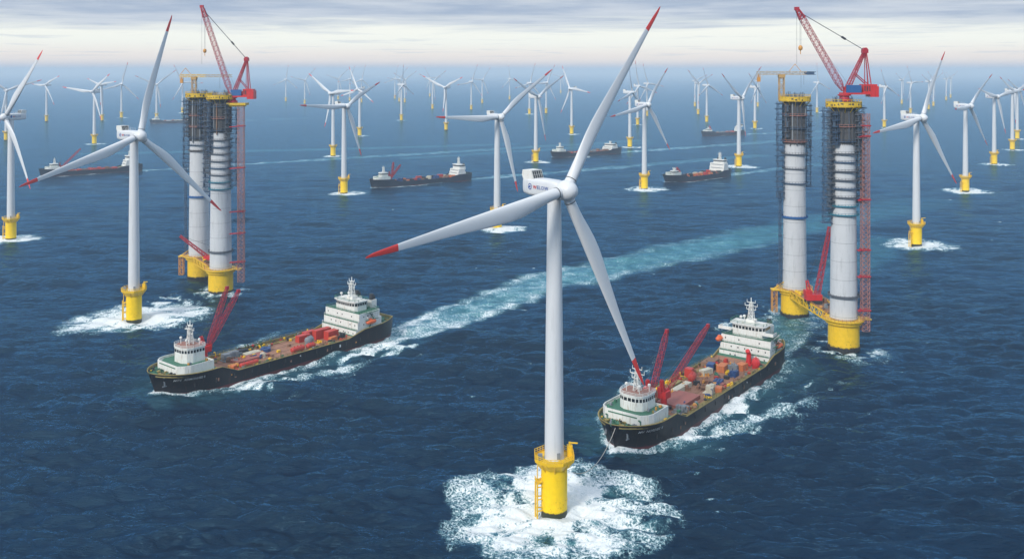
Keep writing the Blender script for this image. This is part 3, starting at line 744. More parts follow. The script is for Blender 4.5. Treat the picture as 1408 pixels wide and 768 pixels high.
for i, (tx, ty, hz, yaw, blades) in enumerate(TURB):
    root = empty('wind_turbine', (tx, ty, 0))
    tag(root, TLAB[i], 'wind turbine', 'white offshore wind turbines on yellow foundations')
    th = R(yaw); hx, hy = 5.0 * math.sin(th), -5.0 * math.cos(th)
    k = (hz - 2.4 - 17) / 79.0
    add_part('foundation', TM['foundation'], root)
    add_part('tower', TM['tower'], root, (0, 0, 17.0), scale=(1, 1, k))
    pl = add_part('platform', TM['platform'], root)
    if ty < 2400:
        add_part('railing', TM['railing'], pl)
    if ty < 1500:
        add_part('boat_landing', TM['boat_landing'], root, rot=(0, 0, R(12)))
        add_part('davit_crane', TM['davit_crane'], pl)
    if ty < 850:
        add_part('control_cabinet', TM['control_cabinet'], pl); add_part('tower_door', TM['tower_door'], root, (0, 0, 17))
    na = add_part('nacelle', TM['nacelle'], root, (hx, hy, hz), (0, 0, th))
    if ty < 2400:
        add_part('cooler', TM['cooler'], na)
    if ty < 1400:
        add_part('lettering', TM['lettering'] if yaw > 0 else TM['lettering_right'], na)
        if ty > 400: add_part('roof_rail', TM['roof_rail'], na)
    add_part('hub', TM['hub'], root, (hx, hy, hz), (0, 0, th))
    for a, ln in blades:
        b = add_part('blade', BL, root, (hx, hy, hz), (0, R(90 - a), th), (1 if ty < 600 else 1.08,) * 2 + (ln / 72.0,))
        add_part('blade_tip', BT, b)
        if ty < 1500: add_part('root_seal', BS, b)

# ------------------------------------------------------------------ ships
def build_ship(name, key, label, detail, hullmat, cfg):
    bx, by, ux, uy, L, B = SHIPS[key]
    root = empty(name, (bx, by, 0), math.atan2(uy, ux))
    tag(root, label, cfg.get('cat', 'ship'), cfg.get('group'))
    zf, zm, za = 9.0, 5.6, 8.2
    def top(a):
        if a < 26: return zf + .8 * (1 - min(1, a / 20)) ** 1.5
        if a < 34: return zf + (zm - zf) * (a - 26) / 8
        if a < L - 34: return zm
        if a < L - 24: return zm + (za - zm) * (a - L + 34) / 10
        return za + .9 * (a - L + 24) / 24
    st = [0, .6, 1.5, 3, 5, 7, 9, 12, 15, 18, 22, 26, 30, 34] + list(np.linspace(40, L - 36, 8)) + [L - 34, L - 29, L - 24, L - 18, L - 12, L - 7, L - 3, L]
    # outer shell
    lev = [-3, 0, 1.2, 3, 5, 1e9]
    P = []; F = []; nl = len(lev)
    for a in st:
        for s in (-1, 1):
            for z in lev:
                zz = top(a) if z > 100 else min(z, top(a) - .2)
                P.append((a + (0 if z > 100 else (9 - zz) * .32 * max(0, 1 - a / 6)), s * half_beam(a, L, B, zz), zz))
    for i in range(len(st) - 1):
        for s in range(2):
            for k in range(nl - 1):
                a, b_, c, d = (i * 2 + s) * nl + k, ((i + 1) * 2 + s) * nl + k, ((i + 1) * 2 + s) * nl + k + 1, (i * 2 + s) * nl + k + 1
                F.append((a, b_, c, d) if s == 0 else (a, d, c, b_))
    e = (len(st) - 1) * 2 * nl
    F += [(e + k, e + nl + k, e + nl + k + 1, e + k + 1) for k in range(nl - 1)]
    m = MB(); m.add(P, F)
    hull = m.build('hull', hullmat, root, smooth=True)
    # gunwale: top rim and inner bulwark
    m = MB(); bw = .55; hgt = 1.15
    P = []; F = []
    for a in st:
        aa = min(max(a, 1.0), L - .6)
        for s in (-1, 1):
            h0 = half_beam(a, L, B, top(a)); h1 = max(0, half_beam(aa, L, B, top(a)) - bw)
            P += [(a, s * (h0 + .06), top(a) + .02), (a, s * h0, top(a) + .22), (aa, s * h1, top(a) + .22), (aa, s * h1, top(a) - hgt)]
    for i in range(len(st) - 1):
        for s in range(2):
            for k in range(3):
                q = [(i * 2 + s) * 4 + k, ((i + 1) * 2 + s) * 4 + k, ((i + 1) * 2 + s) * 4 + k + 1, (i * 2 + s) * 4 + k + 1]
                F.append(q if s == 0 else q[::-1])
    e = (len(st) - 1) * 8
    F += [(e + k, e + 4 + k, e + 5 + k, e + 1 + k) for k in range(3)]
    m.add(P, F); m.build('gunwale', M['olive'] if detail else hullmat, root)
    def deck(nm, a0, a1, mt, dz=0):
        aa = [a0] + [v for v in st if a0 < v < a1] + [a1]
        P = []; F = []
        for a in aa:
            h = half_beam(max(a, 1), L, B, top(a)) - bw + .02
            P += [(a, -h, top(a) - hgt + dz), (a, h, top(a) - hgt + dz)]
        for i in range(len(aa) - 1): F.append((2 * i, 2 * i + 2, 2 * i + 3, 2 * i + 1))
        m = MB(); m.add(P, F); return m.build(nm, mt, root)
    deck('forecastle_deck', 1, 28, M['green']); deck('main_deck', 28, L - 30, M['rust']); deck('aft_deck', L - 30, L - .5, M['green'])
    rg = random.Random(L + len(key))
    # deckhouse on the bow
    fz = zf - hgt
    m = MB(); fw = B / 2 - cfg.get('fore_inset', 3.0)
    m.prism([(8.2, -fw * .72), (10.4, -fw * .93), (13, -fw), (24, -fw), (24, fw), (13, fw), (10.4, fw * .93), (8.2, fw * .72)], fz, fz + 3.3)
    wall = [(8.2, -fw * .72), (10.4, -fw * .93), (13, -fw), (24, -fw), (24, fw), (13, fw), (10.4, fw * .93), (8.2, fw * .72)]
    for j in range(8):
        p, q = wall[j], wall[(j + 1) % 8]
        c1, c2 = [(16.5 + (x - 16.5) * .97, y * .97) for x, y in (p, q)]
        V = [(*p, fz + 3.3), (*q, fz + 3.3), (*c2, fz + 3.3), (*c1, fz + 3.3)]; V += [(x, y, fz + 4.3) for x, y, _ in V]
        m.add(V, [(0, 1, 5, 4), (2, 3, 7, 6), (4, 5, 6, 7)])
    dh = m.build('deckhouse', M['shipwhite'], root)
    m = MB(); m.prism([(8.1, -fw * .58), (12.8, -fw + .6), (23.5, -fw + .6), (23.5, fw - .6), (12.8, fw - .6), (8.1, fw * .58)], fz + 3.0, fz + 3.42)
    m.build('upper_deck', M['green'], dh)
    wz = fz + 3.42; wh = cfg.get('wheel_h', 5.0); ww = fw * .54
    poly = [(13.2, -ww * .45), (14.6, -ww * .85), (17, -ww), (22.6, -ww), (22.6, ww), (17, ww), (14.6, ww * .85), (13.2, ww * .45)]
    m = MB(); m.prism(poly, wz, wz + wh); wl = m.build('wheelhouse', M['shipwhite'], root)
    m = MB(); cx = 18
    m.prism([(cx + (x - cx) * 1.05, y * 1.05) for x, y in poly], wz + wh, wz + wh + .45); m.build('roof', M['shipwhite'], wl)
    if detail:
        m = MB(); m.prism([(cx + (x - cx) * .98, y * .98) for x, y in poly], wz + wh + .45, wz + wh + .50); m.build('roof_deck', M['roofdeck'], wl)
        m = MB()
        for j in range(8):
            p, q = poly[j], poly[(j + 1) % 8]
            for z in (.6, 1.1): m.bar((cx + (p[0] - cx) * 1.03, p[1] * 1.03, wz + wh + .3 + z), (cx + (q[0] - cx) * 1.03, q[1] * 1.03, wz + wh + .3 + z), .12)
            m.bar((cx + (p[0] - cx) * 1.03, p[1] * 1.03, wz + wh + .3), (cx + (p[0] - cx) * 1.03, p[1] * 1.03, wz + wh + 1.4), .12)
        m.build('roof_rail', M['shipwhite'], wl)
    def window_row(par, poly, z0, z1, per, edges, gap=.3, nm='window'):
        for j in edges:
            p, q = Vector((*poly[j], 0)), Vector((*poly[(j + 1) % len(poly)], 0)); d = (q - p); ln = d.length
            if ln < 1.0: continue
            d.normalize(); nrm = Vector((d.y, -d.x, 0)); n = max(1, round(ln / per)); wdt = ln / n
            for k in range(n):
                a = p + d * (k * wdt + gap / 2 + .05) ; c = p + d * ((k + 1) * wdt - gap / 2 - .05)
                m = MB(); o1 = nrm * .035; o0 = nrm * -.05
                V = [a + o1 + Vector((0, 0, z0)), c + o1 + Vector((0, 0, z0)), c + o1 + Vector((0, 0, z1)), a + o1 + Vector((0, 0, z1)),
                     a + o0 + Vector((0, 0, z0)), c + o0 + Vector((0, 0, z0)), c + o0 + Vector((0, 0, z1)), a + o0 + Vector((0, 0, z1))]
                m.add(V, [(0, 1, 2, 3), (5, 4, 7, 6), (4, 5, 1, 0), (3, 2, 6, 7), (4, 0, 3, 7), (1, 5, 6, 2)])
                m.build(nm, M['glass'], par)
    if detail:
        window_row(wl, poly[::-1], wz + wh - 1.9, wz + wh - .7, 1.5, [0, 1, 2, 3, 4, 5, 6, 7])
    else:
        m = MB(); m.prism([(cx + (x - cx) * 1.01, y * 1.01) for x, y in poly], wz + wh - 1.8, wz + wh - .7); m.build('window_band', M['glass'], wl)
    # masts
    def mast(x, y, z0, h, w0):
        m = MB(); m.lattice((x, y, z0), (x, y, z0 + h * .75), w0, max(3, int(h / 2)), .30 if detail else .5, w0 * .45)
        m.bar((x, y, z0 + h * .6), (x, y, z0 + h), .32)
        for k, ww_ in ((.45, 2.2), (.62, 3.0), (.78, 2.0)):
            m.bar((x, y - ww_, z0 + h * k), (x, y + ww_, z0 + h * k), .26); m.box((x, y, z0 + h * k), (1.6, 1.6, .15))
            for s in (-1, 1): m.bar((x, y + s * ww_, z0 + h * k), (x, y + s * ww_, z0 + h * k + 1.2), .18)
        m.box((x - 1.0, y, z0 + h * .66), (.35, 3.2, .35), R(20))
        return m.build('mast', M['shipwhite'], root)
    mast(19, 0, wz + wh + .3, cfg.get('fmast', 10), 2.2)
    if detail:
        for sx_, sy_, hh in ((15.5, -3, 3.4), (16.5, 3.2, 3.2), (21, -4, 2.8)):
            m = MB(); m.tube((sx_, sy_, wz + wh + .3), (sx_, sy_, wz + wh + hh), .16, 6); m.lathe([(.05, -.6), (.5, -.4), (.62, 0), (.5, .4), (.05, .6)], 12, (sx_, sy_, wz + wh + hh)); m.build('radar_dome', M['shipwhite'], root, smooth=True)
    # aft superstructure
    a0 = L - cfg.get('aft', 26); aw = B / 2 - .9; azs = zm - hgt + .2
    zt = cfg.get('tiers', 11.0)
    m = MB()
    k3 = zt / 3
    m.prism([(a0, -aw), (L - 10, -aw * .92), (L - 10, aw * .92), (a0, aw)], azs, azs + k3)
    m.prism([(a0 + 1.2, -aw + .05), (L - 11, -aw * .9), (L - 11, aw * .9), (a0 + 1.2, aw - .05)], azs + k3, azs + 2 * k3)
    m.prism([(a0 + 2.2, -aw + .1), (L - 12, -aw * .88), (L - 12, aw * .88), (a0 + 2.2, aw - .1)], azs + 2 * k3, azs + zt)
    sup = m.build('superstructure', M['shipwhite'], root)
    if detail:
        for j in (1, 2):
            m = MB(); z = azs + k3 * j
            fx_ = a0 + (0, 0, 1.2)[j]; m.box((fx_ + .55, 0, z + .02), (1.15, aw * 2 - .3, .07)); m.box((fx_ - .02, 0, z - .1), (.12, aw * 2 - .2, .14)); m.build('deck_edge', M['green'], sup)
            m = MB(); m.bar((fx_ + .1, -aw + .1, z + 1.0), (fx_ + .1, aw - .1, z + 1.0), .1); m.bar((fx_ + .1, -aw + .1, z + .55), (fx_ + .1, aw - .1, z + .55), .08)
            for k in range(13): yk = -aw + .1 + k * (2 * aw - .2) / 12; m.bar((fx_ + .1, yk, z), (fx_ + .1, yk, z + 1.0), .1)
            m.build('tier_rail', M['shipwhite'], sup)
        m = MB(); m.prism([(a0 + 2.5, -aw + .6), (L - 12.4, -aw * .85), (L - 12.4, aw * .85), (a0 + 2.5, aw - .6)], azs + zt, azs + zt + .06); m.build('top_deck', M['green'], sup)
        fr = [(a0, aw), (a0, -aw), (L - 10, -aw * .92)]
        for j in range(3):
            z = azs + k3 * j + k3 * .42; off = (0, 1.2, 2.2)[j]
            for q in (range(6) if j < 2 else (0, 1, 3, 4, 6)):
                if rg.random() < .25: continue
                m = MB(); y = -aw + 2.2 + q * (2 * aw - 4.4) / 6
                m.box((a0 + off - .02, y, z + .4), (.12, .55, .62)); m.build('window', M['glass'], sup)
            for q in range(4):
                x = a0 + 2.5 + q * 2.9; t = (x - a0) / (L - 10 - a0); yy = -(aw + (aw * .92 - aw) * t) + .05 * j + .02 * j
                m = MB(); m.box((x, yy + .03, z + .4), (.6, .16, .62)); m.build('window', M['glass'], sup)
        m = MB(); c_ = [(a0 + 2.4, -aw + .25), (L - 12.2, -aw * .86), (L - 12.2, aw * .86), (a0 + 2.4, aw - .25)]
        for j in range(4):
            p, q = Vector((*c_[j], azs + zt)), Vector((*c_[(j + 1) % 4], azs + zt))
            for z in (.6, 1.15): m.bar(p + Vector((0, 0, z)), q + Vector((0, 0, z)), .12)
            for k in range(9): r_ = p.lerp(q, k / 8); m.bar(r_, r_ + Vector((0, 0, 1.2)), .12)
        m.build('upper_rail', M['green'], sup)
        for x_, y_, w_, h_ in ((a0 - .06, 4.2, .9, 2.0), (a0 - .06, -5.0, .9, 2.0)): m = MB(); m.box((x_, y_, azs + 1.0), (.12, w_, h_)); m.build('door', M['grey'], sup)
        m = MB(); yy = -aw - .7
        for j in range(3):
            z0_, z1_ = azs + k3 * j, azs + k3 * (j + 1); x_ = L - 17 - 3 * (j % 2); x2 = L - 20 + 3 * (j % 2)
            m.bar((x_, yy + 1.0, z0_), (x2, yy + 1.0, z1_), .35); m.bar((x_, yy + .5, z0_ + 1), (x2, yy + .5, z1_ + 1), .1)
            m.box((L - 18.5, yy + .6, z1_), (8.5, .9, .12)); m.bar((L - 22, yy + .2, z1_ + 1), (L - 15, yy + .2, z1_ + 1), .1)
        m.build('stairway', M['green'], sup)
        for k in range(9):
            m = MB(); x_ = rg.uniform(a0 + 12.5, L - 13); y_ = rg.uniform(-aw * .8, aw * .8); m.box((x_, y_, azs + zt + .6), (rg.uniform(.6, 1.6), rg.uniform(.6, 1.8), rg.uniform(.8, 1.6))); m.build('roof_locker', M[rg.choice(['green', 'grey', 'shipwhite', 'orange'])], sup)
        for k in range(8):
            m = MB(); s__ = rg.choice([-1, 1]); x_ = rg.uniform(13, 23.2); y_ = s__ * rg.uniform(ww + .6, fw - .9); m.box((x_, y_, wz + .55), (rg.uniform(.5, 1.4), rg.uniform(.5, 1.0), rg.uniform(.7, 1.2))); m.build('deck_locker', M[rg.choice(['green', 'grey', 'orange', 'olive'])], dh)
    # upper block and bridge
    bz = azs + zt; bw_ = cfg.get('bridge_w', .62) * aw; bh = cfg.get('bridge_h', 5.2)
    m = MB(); bp = [(a0 + 3.4, -bw_ * .5), (a0 + 4.2, -bw_ * .9), (a0 + 5.6, -bw_), (a0 + 11.5, -bw_), (a0 + 11.5, bw_), (a0 + 5.6, bw_), (a0 + 4.2, bw_ * .9), (a0 + 3.4, bw_ * .5)]
    m.prism(bp, bz, bz + bh); br = m.build('bridge', M['shipwhite'], root)
    cxb = a0 + 7.6
    m = MB(); m.prism([(cxb + (x - cxb) * 1.14, y * 1.12) for x, y in bp], bz + bh, bz + bh + .4); m.build('roof', M['shipwhite'], br)
    if cfg.get('wings'):
        m = MB()
        for s in (-1, 1):
            m.box2((a0 + 1.8, s * bw_ * .9, bz + bh - 3.0), (a0 + 6.0, s * (aw + 1.2), bz + bh - 2.7)); m.box2((a0 + 1.8, s * bw_ * .9, bz + bh - 2.7), (a0 + 2.0, s * (aw + 1.2), bz + bh - 1.6)); m.box2((a0 + 2, s * (aw + 1.2), bz + bh - 2.7), (a0 + 6, s * (aw + 1.0), bz + bh - 1.6))
        m.build('bridge_wing', M['shipwhite'], br)
    if detail:
        window_row(br, bp[::-1], bz + bh - 1.9, bz + bh - .6, 1.5, [0, 1, 2, 3, 4, 5, 6, 7])
        m = MB()
        rp = [(cxb + (x - cxb) * 1.1, y * 1.1) for x, y in bp]
        for j in range(8):
            p, q = rp[j], rp[(j + 1) % 8]
            for z in (.7, 1.3): m.bar((*p, bz + bh + .3 + z), (*q, bz + bh + .3 + z), .14)
            m.bar((*p, bz + bh + .3), (*p, bz + bh + 1.7), .14)
        m.build('roof_rail', M['green'], br)
        m = MB(); m.box((a0 + 8.8, 0, bz + bh + 1.1), (3.4, 4.2, 1.6)); m.box((a0 + 5.2, 2.4, bz + bh + .9), (1, 1, 1.1)); m.build('radar_house', M['shipwhite'], br)
        for sx_, sy_, hh in ((4, -3.6, 3.0), (4.4, 3.2, 3.4), (10, 4, 2.4)):
            m = MB(); m.tube((a0 + sx_, sy_, bz + bh + .3), (a0 + sx_, sy_, bz + bh + hh), .18, 6); m.lathe([(.05, -.7), (.6, -.4), (.72, 0), (.6, .4), (.05, .7)], 12, (a0 + sx_, sy_, bz + bh + hh)); m.build('radar_dome', M['shipwhite'], root, smooth=True)
    else:
        m = MB(); m.prism([(cxb + (x - cxb) * 1.01, y * 1.01) for x, y in bp], bz + bh - 2.0, bz + bh - .7); m.build('window_band', M['glass'], br)
        for j in (0, 1, 2):
            m = MB(); m.box(((a0, a0 + 1.2, a0 + 2.2)[j], 0, azs + k3 * (j + .55)), (.2, aw * 1.6, .7)); m.build('window_band', M['grey'], sup)
    mast(a0 + 8.5, 0, bz + bh + (1.8 if detail else .3), cfg.get('amast', 10), 2.4)
    for s in cfg.get('funnels', (-1, 1)):
        m = MB(); m.box((L - 11.9, s * 5.6, bz + 1.0), (3.6, 3.2, 5.6 if detail else 4.0)); 
        m.cur = 1; m.tube((L - 12.4, s * 5.6, bz + 3.4), (L - 12.0, s * 5.6, bz + 6.8), 1.1, 12); m.tube((L - 10.8, s * 5.6, bz + 3.4), (L - 10.6, s * 5.6, bz + 5.6), .8, 12)
        m.build('funnel', [M['shipwhite'], M['black']], root)
    # deck cranes
    for ci, (px_, py_, booms) in enumerate(cfg.get('cranes', [])):
        z0 = zm - hgt
        m = MB(); m.tube((px_, py_, z0), (px_, py_, z0 + 5.4), 1.3, 14); m.box((px_ + .3, py_, z0 + 6.5), (4.2, 3.6, 2.6)); m.box((px_ - 1.6, py_ + .8, z0 + 8.6), (1.6, 1.6, 2.0))
        m.lattice((px_ - .6, py_, z0 + 7.6), (px_ - 1.8, py_, z0 + 12.5), 1.5, 3, .35, .8)
        for (tx_, ty_, tz_) in booms: m.box((px_ + 2.2, ty_ * .2 + py_ * .8, z0 + 7.2), (2.4, 1.2, 2.2))
        cr = m.build('deck_crane', M['brightred'] if cfg.get('redcrane', True) else M['cranered'], root)
        for (tx_, ty_, tz_) in booms:
            m = MB(); f_ = Vector((px_ + 2.2, ty_ * .2 + py_ * .8, z0 + 7.4)); t_ = Vector((tx_, ty_, tz_)); n_ = max(6, int((t_ - f_).length / 2.2))
            bwid = .17 if detail else .36
            m.lattice(f_, f_.lerp(t_, .12), .8, 2, bwid, 1.8); m.lattice(f_.lerp(t_, .12), f_.lerp(t_, .85), 1.8, n_, bwid, 1.7); m.lattice(f_.lerp(t_, .85), t_, 1.7, 3, bwid, .9)
            m.box(t_, (1.5, 1.1, 1.5))
            m.build('boom', M['cranered'] , cr)
            m = MB(); m.bar(Vector((px_ - 1.8, py_, z0 + 12.5)), t_, .10); m.bar(t_, t_ - Vector((0, 0, 7)), .09); m.build('hoist_cable', M['cable'], cr)
    if detail:
        # deck edge fittings, rails, seams, mooring gear
        m = MB()
        for s in (-1, 1):
            for k in range(int((L - 66) / 3.2)):
                x = 35 + k * 3.2; h = half_beam(x, L, B, 6) - .3
                m.bar((x, s * h, zm + .1), (x, s * h, zm + 1.25), .14)
            h = half_beam(50, L, B, 6) - .3
            for z in (.7, 1.2): m.bar((35, s * h, zm + z), (L - 34, s * h, zm + z), .09)
        m.build('railing', M['olive'], root)
        m = MB(); h = B / 2
        for y in (-h * .62, -h * .2, h * .25, h * .6): m.box2((35, y - .12, zm - hgt + .005), (L - 34, y + .12, zm - hgt + .10))
        for k in range(9): x = 36 + k * (L - 72) / 8; m.box2((x, -h + 1, zm - hgt + .004), (x + .25, h - 1, zm - hgt + .08))
        m.build('deck_seams', M['brown'], root)
        for s in (-1, 1):
            m = MB(); y0 = s * (h - 2.9)
            m.box2((34, y0 - .9 if s < 0 else y0 - .9, zm - hgt + .01), (L - 31, y0 + .9, zm - hgt + .22)); m.build('side_walkway', M['olive'], root)
        for nm, a_, b2, zz_, nn_ in (('winch', 3.5, 7.0, fz, 5), ('winch', L - 8.5, L - 3, za - hgt, 6)):
            for k in range(nn_):
                m = MB(); x = rg.uniform(a_, b2); hb_ = half_beam(x, L, B, 8) - 2; y = rg.uniform(-hb_, hb_)
                m.lathe([(.75, -1.0), (.75, -.85), (.42, -.85), (.42, .85), (.75, .85), (.75, 1.0)], 12, (x, y, zz_ + .95), axis='y'); m.box((x, y, zz_ + .25), (1.2, 2.4, .5))
                m.build(nm, M['green'] if k % 2 else M['olive'], root)
        for k in range(26):
            x = rg.choice([rg.uniform(2.5, 26), rg.uniform(L - 9, L - 2)]); s = rg.choice([-1, 1]); hb_ = half_beam(x, L, B, 8) - 1.2
            zz_ = (zf if x < 40 else za) - hgt
            m = MB(); m.tube((x, s * hb_, zz_), (x, s * hb_, zz_ + 1.0), .28, 8); m.lathe([(.38, 0), (.38, .15)], 10, (x, s * hb_, zz_ + 1.0)); m.build('bollard', rg.choice([M['black'], M['green'], M['yel'], M['green']]), root)
        # small gear scattered over the decks
        gm = []
        for c_ in range(6):
            m = MB()
            if c_ == 0: m.tube((-1.4, 0, .35), (1.4, .1, .35), .22, 6)
            elif c_ == 1: m.box((0, 0, .5), (1.0, .8, 1.0))
            elif c_ == 2: m.lathe([(.5, 0), (.5, .9), (.7, 1.0), (.7, 1.3), (.2, 1.5)], 10)
            elif c_ == 3: m.tube((0, 0, 0), (0, 0, 2.0), .16, 6); m.tube((0, 0, 1.9), (.6, 0, 2.2), .26, 8)
            elif c_ == 4: m.lathe([(.3, 0), (.8, 0), (.85, .3), (.8, .5), (.3, .5)], 14, cap=False)
            else: m.box((0, 0, .35), (2.2, .5, .7)); m.box((.3, .1, .8), (.6, .7, .4))
            gm.append(m)
        gmesh = {}
        cnt = {}
        for k in range(175):
            zone = rg.random()
            if zone < .22: x = rg.uniform(2.5, 8); zz_ = fz; y = rg.uniform(-1, 1) * (half_beam(x, L, B, 8) - 1.5)
            elif zone < .34: x = rg.uniform(L - 9, L - 2); zz_ = za - hgt; y = rg.uniform(-1, 1) * (half_beam(x, L, B, 8) - 1.8)
            elif zone < .62: x = rg.uniform(33.5, 52); zz_ = zm - hgt; y = rg.choice([rg.uniform(-h + 1.2, -h + 4), rg.uniform(h - 5, h - 1.2), rg.uniform(-h + 2, h - 2)])
            else: x = rg.uniform(52, L - 33); zz_ = zm - hgt; y = rg.choice([-1, 1, .9]) * rg.uniform(h - 3.8, h - 1.1)
            mt = rg.choice(['olive', 'black', 'green', 'brown', 'yel', 'grey', 'redbox', 'rust', 'black', 'green'] if zz_ != fz else ['green', 'green', 'black', 'olive', 'grey'])
            kk = (rg.randrange(6), mt)
            nm_ = ('deck_pipe', 'locker', 'mushroom_vent', 'gooseneck_vent', 'rope_coil', 'mooring_roller')[kk[0]]
            if kk not in gmesh: gmesh[kk] = gm[kk[0]].mesh(nm_, M[mt])
            o = bpy.data.objects.new(nm_, gmesh[kk]); COL.objects.link(o); o.parent = root
            o.location = (x, y, zz_ + (.3 if 30 < x < L - 30 else 0)); o.rotation_euler = (0, 0, rg.uniform(0, 3.1)); s_ = rg.uniform(.7, 1.25); o.scale = (s_, s_, s_)
        # name at the bow on both sides
        for s in (-1, 1):
            vs, fs = text_mesh(cfg['name'], 1.35, .015); m = MB(); out = []
            for v in vs:
                a_ = (6.0 + v[0]) if s < 0 else (6.0 + 17.0 - v[0]); z_ = 6.5 + v[1]
                out.append((a_ + (9 - z_) * .32 * max(0, 1 - a_ / 6), s * (half_beam(a_, L, B, z_) + .10), z_))
            m.add(out, fs); m.build('name_lettering', M['letter'], hull)
        for s in (-1, 1):
            m = MB(); ax = 4.2; hb_ = half_beam(ax, L, B, 5.2); m.box((ax, s * (hb_ + .15), 5.2), (.5, .5, 2.2)); m.bar((ax - 1, s * (hb_ + .2), 4.3), (ax + 1, s * (hb_ + .25), 4.3), .35); m.tube((ax, s * (hb_ - .3), 6.4), (ax, s * (hb_ + .15), 6.4), .5, 10)
            m.build('anchor', M['grey'], root)
        for k in range(9):
            x = rg.uniform(12, L - 20); z_ = rg.uniform(2.2, 4.6); hbx = half_beam(x, L, B, z_)
            m = MB(); m.box((x, -hbx - .03, z_), (rg.uniform(.3, .9), .12, rg.uniform(.4, 1.6))); m.build('hull_scuff', M[rg.choice(['orange', 'brown', 'letter', 'rust'])], hull)
        for x in range(14, L - 20, 9):
            m = MB(); hbx = half_beam(x, L, B, 4.2); m.box((x, -hbx - .05, 3.9), (.35, .5, 1.6)); m.build('fender', M['black'], root)
    return root, zm - hgt
def put(shiproot, name, cat, label, builder, mats, x, y, z, rz=0.0, group=None, smooth=False):
    m = MB(); builder(m)
    me = m.mesh(name, mats, smooth); o = bpy.data.objects.new(name, me); COL.objects.link(o)
    c, s = math.cos(shiproot.rotation_euler.z), math.sin(shiproot.rotation_euler.z)
    o.location = (shiproot.location.x + x * c - y * s, shiproot.location.y + x * s + y * c, z)
    o.rotation_euler = (0, 0, shiproot.rotation_euler.z + rz)
    tag(o, label, cat, group); return o
def crate(l, w_, h, ribs=True):
    def f(m):
        m.box((0, 0, h / 2), (l, w_, h))
        if ribs:
            n = max(3, int(l / .9))
            for k in range(n + 1):
                x = -l / 2 + k * l / n
                m.box((x, 0, h / 2), (.14, w_ + .14, h + .10))
        m.box((0, 0, h + .06), (l + .1, w_ + .1, .10))
    return f
def tank(l, r):
    def f(m):
        n = 16; pr = [(.1, -l / 2), (r * .7, -l / 2 + .1 * r), (r, -l / 2 + .5 * r), (r, l / 2 - .5 * r), (r * .7, l / 2 - .1 * r), (.1, l / 2)]
        P = [(z, rr * math.cos(2 * math.pi * i / n), r + .3 + rr * math.sin(2 * math.pi * i / n)) for rr, z in pr for i in range(n)]
        F = [(j * n + i, j * n + (i + 1) % n, (j + 1) * n + (i + 1) % n, (j + 1) * n + i) for j in range(len(pr) - 1) for i in range(n)]
        m.add(P, F)
        for x in (-l * .3, l * .3): m.box((x, 0, .35), (.5, r * 1.7, .7))
        for x in (-l * .25, 0, l * .25): m.tube((x, 0, 2 * r + .2), (x, 0, 2 * r + .7), .25, 8)
    return f
def machine(l, w_, h, seed):
    def f(m):
        q = random.Random(seed)
        m.box((0, 0, .2), (l, w_, .4))
        for k in range(7):
            bl, bw2, bh_ = q.uniform(.2, .5) * l, q.uniform(.25, .6) * w_, q.uniform(.3, 1) * h
            m.box((q.uniform(-.3, .3) * l, q.uniform(-.3, .3) * w_, .35 + bh_ / 2), (bl, bw2, bh_), q.uniform(-.2, .2))
        for k in range(5):
            x, y = q.uniform(-.4, .4) * l, q.uniform(-.4, .4) * w_; m.tube((x, y, .3), (x + q.uniform(-.5, .5), y, h * q.uniform(.7, 1.3)), .16, 6)
        for k in range(3): y = q.uniform(-.4, .4) * w_; m.tube((-l * .42, y, h * .5), (l * .42, y, h * .6), .18, 6)
    return f
def drums(nx, ny, r=.55, h=1.3):
    def f(m):
        for i in range(nx):
            for j in range(ny): m.lathe([(r, 0), (r, h * .33), (r * 1.05, h * .34), (r, h * .36), (r, h), (r * .9, h + .03)], 12, ((i - nx / 2) * 1.25, (j - ny / 2) * 1.25, 0))
        m.box((0, 0, -.02), (nx * 1.3 + .4, ny * 1.3 + .4, .1))
    return f
def coil(r, w_):
    def f(m):
        m.lathe([(r * .45, 0), (r, 0), (r * 1.02, w_ * .5), (r, w_), (r * .45, w_), (r * .45, 0)], 24, cap=False)
        for k in range(6): m.bar((0, 0, w_ * .5), (r * .6 * math.cos(k), r * .6 * math.sin(k), w_ * .9), .2)
    return f
def lifeboat(m):
    n = 14; L_ = 6.4; secs = [(-3.2, .15), (-2.9, .75), (-2.0, 1.15), (0, 1.3), (2.0, 1.15), (2.9, .7), (3.2, .12)]
    P = [(x, r * math.cos(2 * math.pi * i / n), r * .95 * math.sin(2 * math.pi * i / n)) for x, r in secs for i in range(n)]
    F = [(j * n + i, j * n + (i + 1) % n, (j + 1) * n + (i + 1) % n, (j + 1) * n + i) for j in range(len(secs) - 1) for i in range(n)]
    m.add(P, F); m.box((-.6, 0, 1.2), (1.6, 1.3, .8), taper=.8); m.box((0, -1.28, .1), (4.4, .12, .22)); m.box((0, 1.28, .1), (4.4, .12, .22))
def davits(root, x, y, z):
    m = MB(); s = -1 if y < 0 else 1
    for dx in (-2.3, 2.3):
        m.bar((x + dx, y - s * 2.0, z - 2.2), (x + dx, y - s * 1.2, z + 2.4), .3); m.bar((x + dx, y - s * 1.2, z + 2.4), (x + dx, y + s * .3, z + 2.2), .28); m.bar((x + dx, y, z + 2.2), (x + dx, y, z + .9), .1)
    m.build('davit', M['shipwhite'], root)

